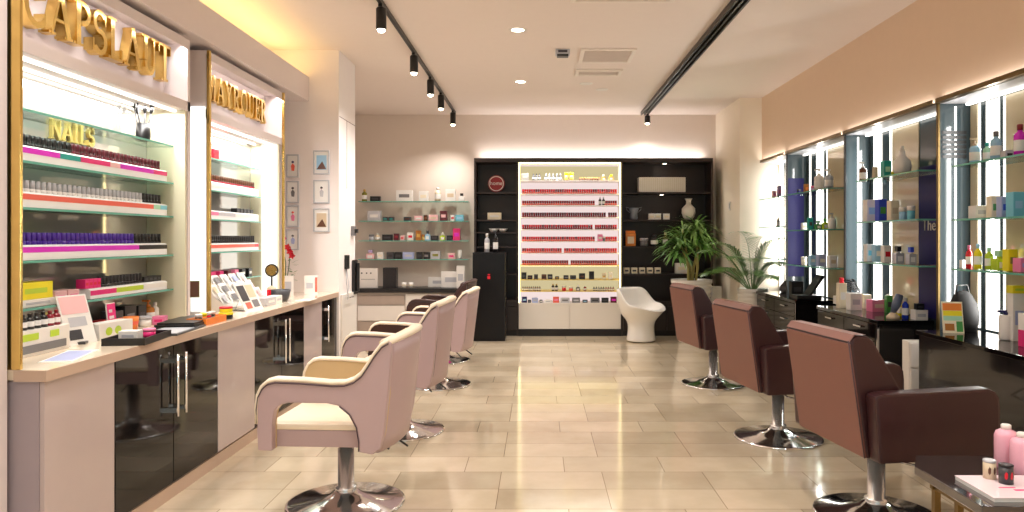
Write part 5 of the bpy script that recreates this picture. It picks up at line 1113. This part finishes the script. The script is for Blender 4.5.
part('lower_shelf', MB().box(x0+.07, 2.36, 2.6, 2.86, .16, .18), BLACK, t)
def tp(x, y): return cpt(x, y, tz)
t = thing('magazine_stack', 'white and pink magazine lying on the low black table', 'magazine', (*tp(1005, 487), tz))
t.location = (1.725, 2.66, tz)
part('pages', MB().box(-.14, .30, -.12, .12, 0, .014), PAPER, t, .001); part('cover', MB().box(-.142, .302, -.122, .122, .014, .016), mat('pale_pink_cover', (240,222,226), .3), t)
part('cover_print', MB().box(-.02, .05, -.05, -.035, .016, .0166).box(-.06, .0, -.02, -.012, .016, .0166), cm('hot'), t)
def can(x, y, r, h, c1, c2, c3, lb):
    X, Y = cpt(x, y, tz+.0166); t = thing('decorated_tin', lb, 'tin', (X, Y, tz+.0168))
    part('tin_body', MB().lathe([(r,0),(r,h*.92)], n=24), cm(c1), t); part('lid', MB().lathe([(r*1.03,h*.90),(r*1.03,h),(r*.9,h+.002)], n=24), cm(c2), t)
    m = MB()
    for k, a in enumerate((-2.1, -1.3, -.5)):
        m.add([((r+.001)*math.cos(a+u), (r+.001)*math.sin(a+u), h*(.25+v)) for u, v in ((-.2,.1),(.0,0),(.2,.12),(.22,.35),(0,.45),(-.2,.3))], [list(range(6))])
    part('pattern', m, cm(c3), t)
can(989.5, 478, .022, .068, 'beige', 'silver', 'brown', 'beige patterned tin standing on the magazine')
can(1006, 483, .024, .068, 'dgrey', 'black', 'red', 'dark patterned tin standing right of the beige one')
for i, (x, y, hp) in enumerate([(1005.5, 472, 45), (1020, 477, 50)]):
    X, Y = tp(x, y); t = thing('lotion_bottle', ['left pink lotion bottle with white cap on the low table','right pink lotion bottle with white cap at the picture edge'][i], 'bottle', (X, max(Y, 2.83) if i == 0 else Y, tz))
    if i == 1: t.location.y = 2.84; t.location.x = px(1022, 2.84); t.scale = (1, 1, .9)
    else: t.location.y = 2.93; t.location.x = px(1006, 2.93); t.scale = (1, 1, .95)
    part('bottle_body', MB().lathe([(.038,0),(.042,.01),(.042,.135),(.036,.152),(.018,.162)], n=26), mat('pink_lotion', (240,178,196), .25), t)
    part('cap', MB().lathe([(.019,.160),(.019,.178),(.015,.182)], n=18), WHITE, t)

# ---------------------------------------------------------------- ceiling fittings
def track(X, z, y0, y1, wdt, lamps, label, rails=1):
    t = thing('track_rail', label, 'lighting track', (0,0,0))
    hw = .014 if rails == 1 else .009
    for k in range(rails):
        o = (k-(rails-1)/2)*wdt
        part('rail', MB().box(X+o-hw, X+o+hw, y0, y1, z, ZC-.001), BLACK, t)
    return t
track(-1.215, ZC-.035, 2.0, 10.55, 0, 0, 'long black lighting track on the left of the ceiling')
track(1.53, ZC-.05, 2.0, 10.6, .045, 0, 'triple black lighting track on the right of the ceiling', 3)
lampn = ['nearest black track spotlight on the left rail','second black track spotlight on the left rail','middle black track spotlight on the left rail','fourth black track spotlight on the left rail','furthest black track spotlight on the left rail']
for i, x in enumerate([382.7-1.5, 414, 430.5, 441, 453]):
    Y = dX(-1.215, x); t = thing('track_spotlight', lampn[i], 'spotlight', (-1.215, Y, ZC-.036))
    part('adapter', MB().box(-.015, .015, -.04, .04, -.02, 0), BLACK, t)
    part('lamp_housing', MB().lathe([(.038,-.19),(.040,-.18),(.040,-.03),(.03,-.02)], n=20), BLACK, t)
    part('lamp_glass', MB().lathe([(.0001,-.215),(.022,-.208),(.032,-.191)], n=20, caps=False), LAMP, t)
    spot('track_spot', (0, 0, -.23), TRACK_W, WARM, 130, 1, rot=(0, .15, 0), parent=t, r=.04)
Y = 10.5; t = thing('track_spotlight', 'black track spotlight at the far end of the right rail', 'spotlight', (1.56, Y, ZC-.051))
part('adapter', MB().box(-.015, .015, -.04, .04, -.02, 0), BLACK, t); part('lamp_housing', MB().lathe([(.038,-.13),(.040,-.12),(.040,-.03),(.03,-.02)], n=20), BLACK, t); part('lamp_glass', MB().lathe([(.0001,-.15),(.022,-.145),(.032,-.131)], n=20, caps=False), LAMP, t)
spot('track_spot', (0, 0, -.17), TRACK_W*.6, WARM, 130, 1, parent=t, r=.04)
def zpt(x, y): d = (ZC-CH)*F/(VY-y); return px(x, d), d
dl = [(517.7, 29.7, 'bright downlight in the ceiling nearest the camera'), (520.4, 81.6, 'bright downlight further back in line with the nearest one')]
def downlight(X, Y, lb, on=True, watt=DOWN_W):
    t = thing('downlight', lb, 'downlight', (X, Y, ZC))
    part('trim_ring', MB().lathe([(.055,-.004),(.075,-.004),(.08,-.0005)], n=28, caps=False), WHITE, t); part('lens', MB().lathe([(.0001,-.003),(.056,-.003)], n=28, caps=False), LAMP if on else WHITE, t)
    if on: spot('down_spot', (0, 0, -.02), watt, WARM, 150, 1, parent=t, r=.06)
for x, y, lb in dl: X, Y = zpt(x, y); downlight(X, Y, lb)
X, Y = zpt(586, 83.5); downlight(X, Y, 'unlit downlight behind the far ceiling vent', False); X, Y = zpt(602, 89.5); downlight(X, Y, 'furthest small unlit downlight behind the vents', False)
k = 0
for (X, Y) in [(-.16, 1.8), (1.0, 3.4), (1.0, .2), (-1.3, .2), (.0, -1.6), (1.9, 1.8), (-1.3, 2.9)]:
    t = thing('downlight', f'downlight in the ceiling out of view above the camera', 'downlight', (X, Y, ZC), group='downlights above the camera')
    part('trim_ring', MB().lathe([(.055,-.004),(.075,-.004),(.08,-.0005)], n=28, caps=False), WHITE, t); part('lens', MB().lathe([(.0001,-.003),(.056,-.003)], n=28, caps=False), LAMP, t)
    spot('down_spot', (0, 0, -.02), DOWN_W, WARM, 150, 1, parent=t, r=.06)
def vent(x0, x1, y0, y1, lb):
    Xa, Ya = zpt(x0, y0); Xb, _ = zpt(x1, y0); _, Yb = zpt(x0, y1)
    cx_, cy_ = (Xa+Xb)/2, (Ya+Yb)/2; W, H = (Xb-Xa)/2, abs(Yb-Ya)/2
    t = thing('ceiling_vent', lb, 'vent', (cx_, cy_, ZC))
    part('frame', MB().box(-W, W, -H, -H+.04, -.02, -.001).box(-W, W, H-.04, H, -.02, -.001).box(-W, -W+.04, -H+.04, H-.04, -.02, -.001).box(W-.04, W, -H+.04, H-.04, -.02, -.001), mat('vent_frame', (244,234,224), .6), t, .004)
    g = MB().box(-W+.04, W-.04, -H+.04, H-.04, -.004, -.001); n = int((2*H-.08)/.03)
    for q in range(n): g.box(-W+.042, W-.042, -H+.045+q*.03, -H+.05+q*.03, -.014, -.004)
    part('grille', g, mat('vent_grille', (226,214,204), .6), t)
vent(581, 637, 48, 61.5, 'larger square vent in the middle of the ceiling')
vent(576, 623, 69, 74.5, 'narrow vent just behind the larger ceiling vent')
vent(572, 681, -12, .6, 'vent grille at the top edge of the view in the ceiling')
X, Y = zpt(562.6, 50); t = thing('exit_light', 'small silver and dark box lamp on the ceiling near the vents', 'emergency light', (X, Y, ZC))
part('housing', MB().box(-.07, .07, -.05, .05, -.05, -.001), cm('silver'), t, .006); part('lens', MB().box(-.045, .045, -.052, -.05, -.035, -.012), mat('lens_dark', (70,66,74), .2), t); part('lower_bezel', MB().box(-.055, .055, -.05, .03, -.07, -.05), BLACK, t)
t = thing('light_switch', 'small white switch on the pale pier wall above the plants', 'switch', (2.62, 10.0, pz(206, 10.0)))
part('plate', MB().box(-.012, -.0005, -.04, .04, -.06, .06), WHITE, t, .002); part('rocker', MB().box(-.016, -.012, -.02, .02, -.035, .035), cm('silver'), t)
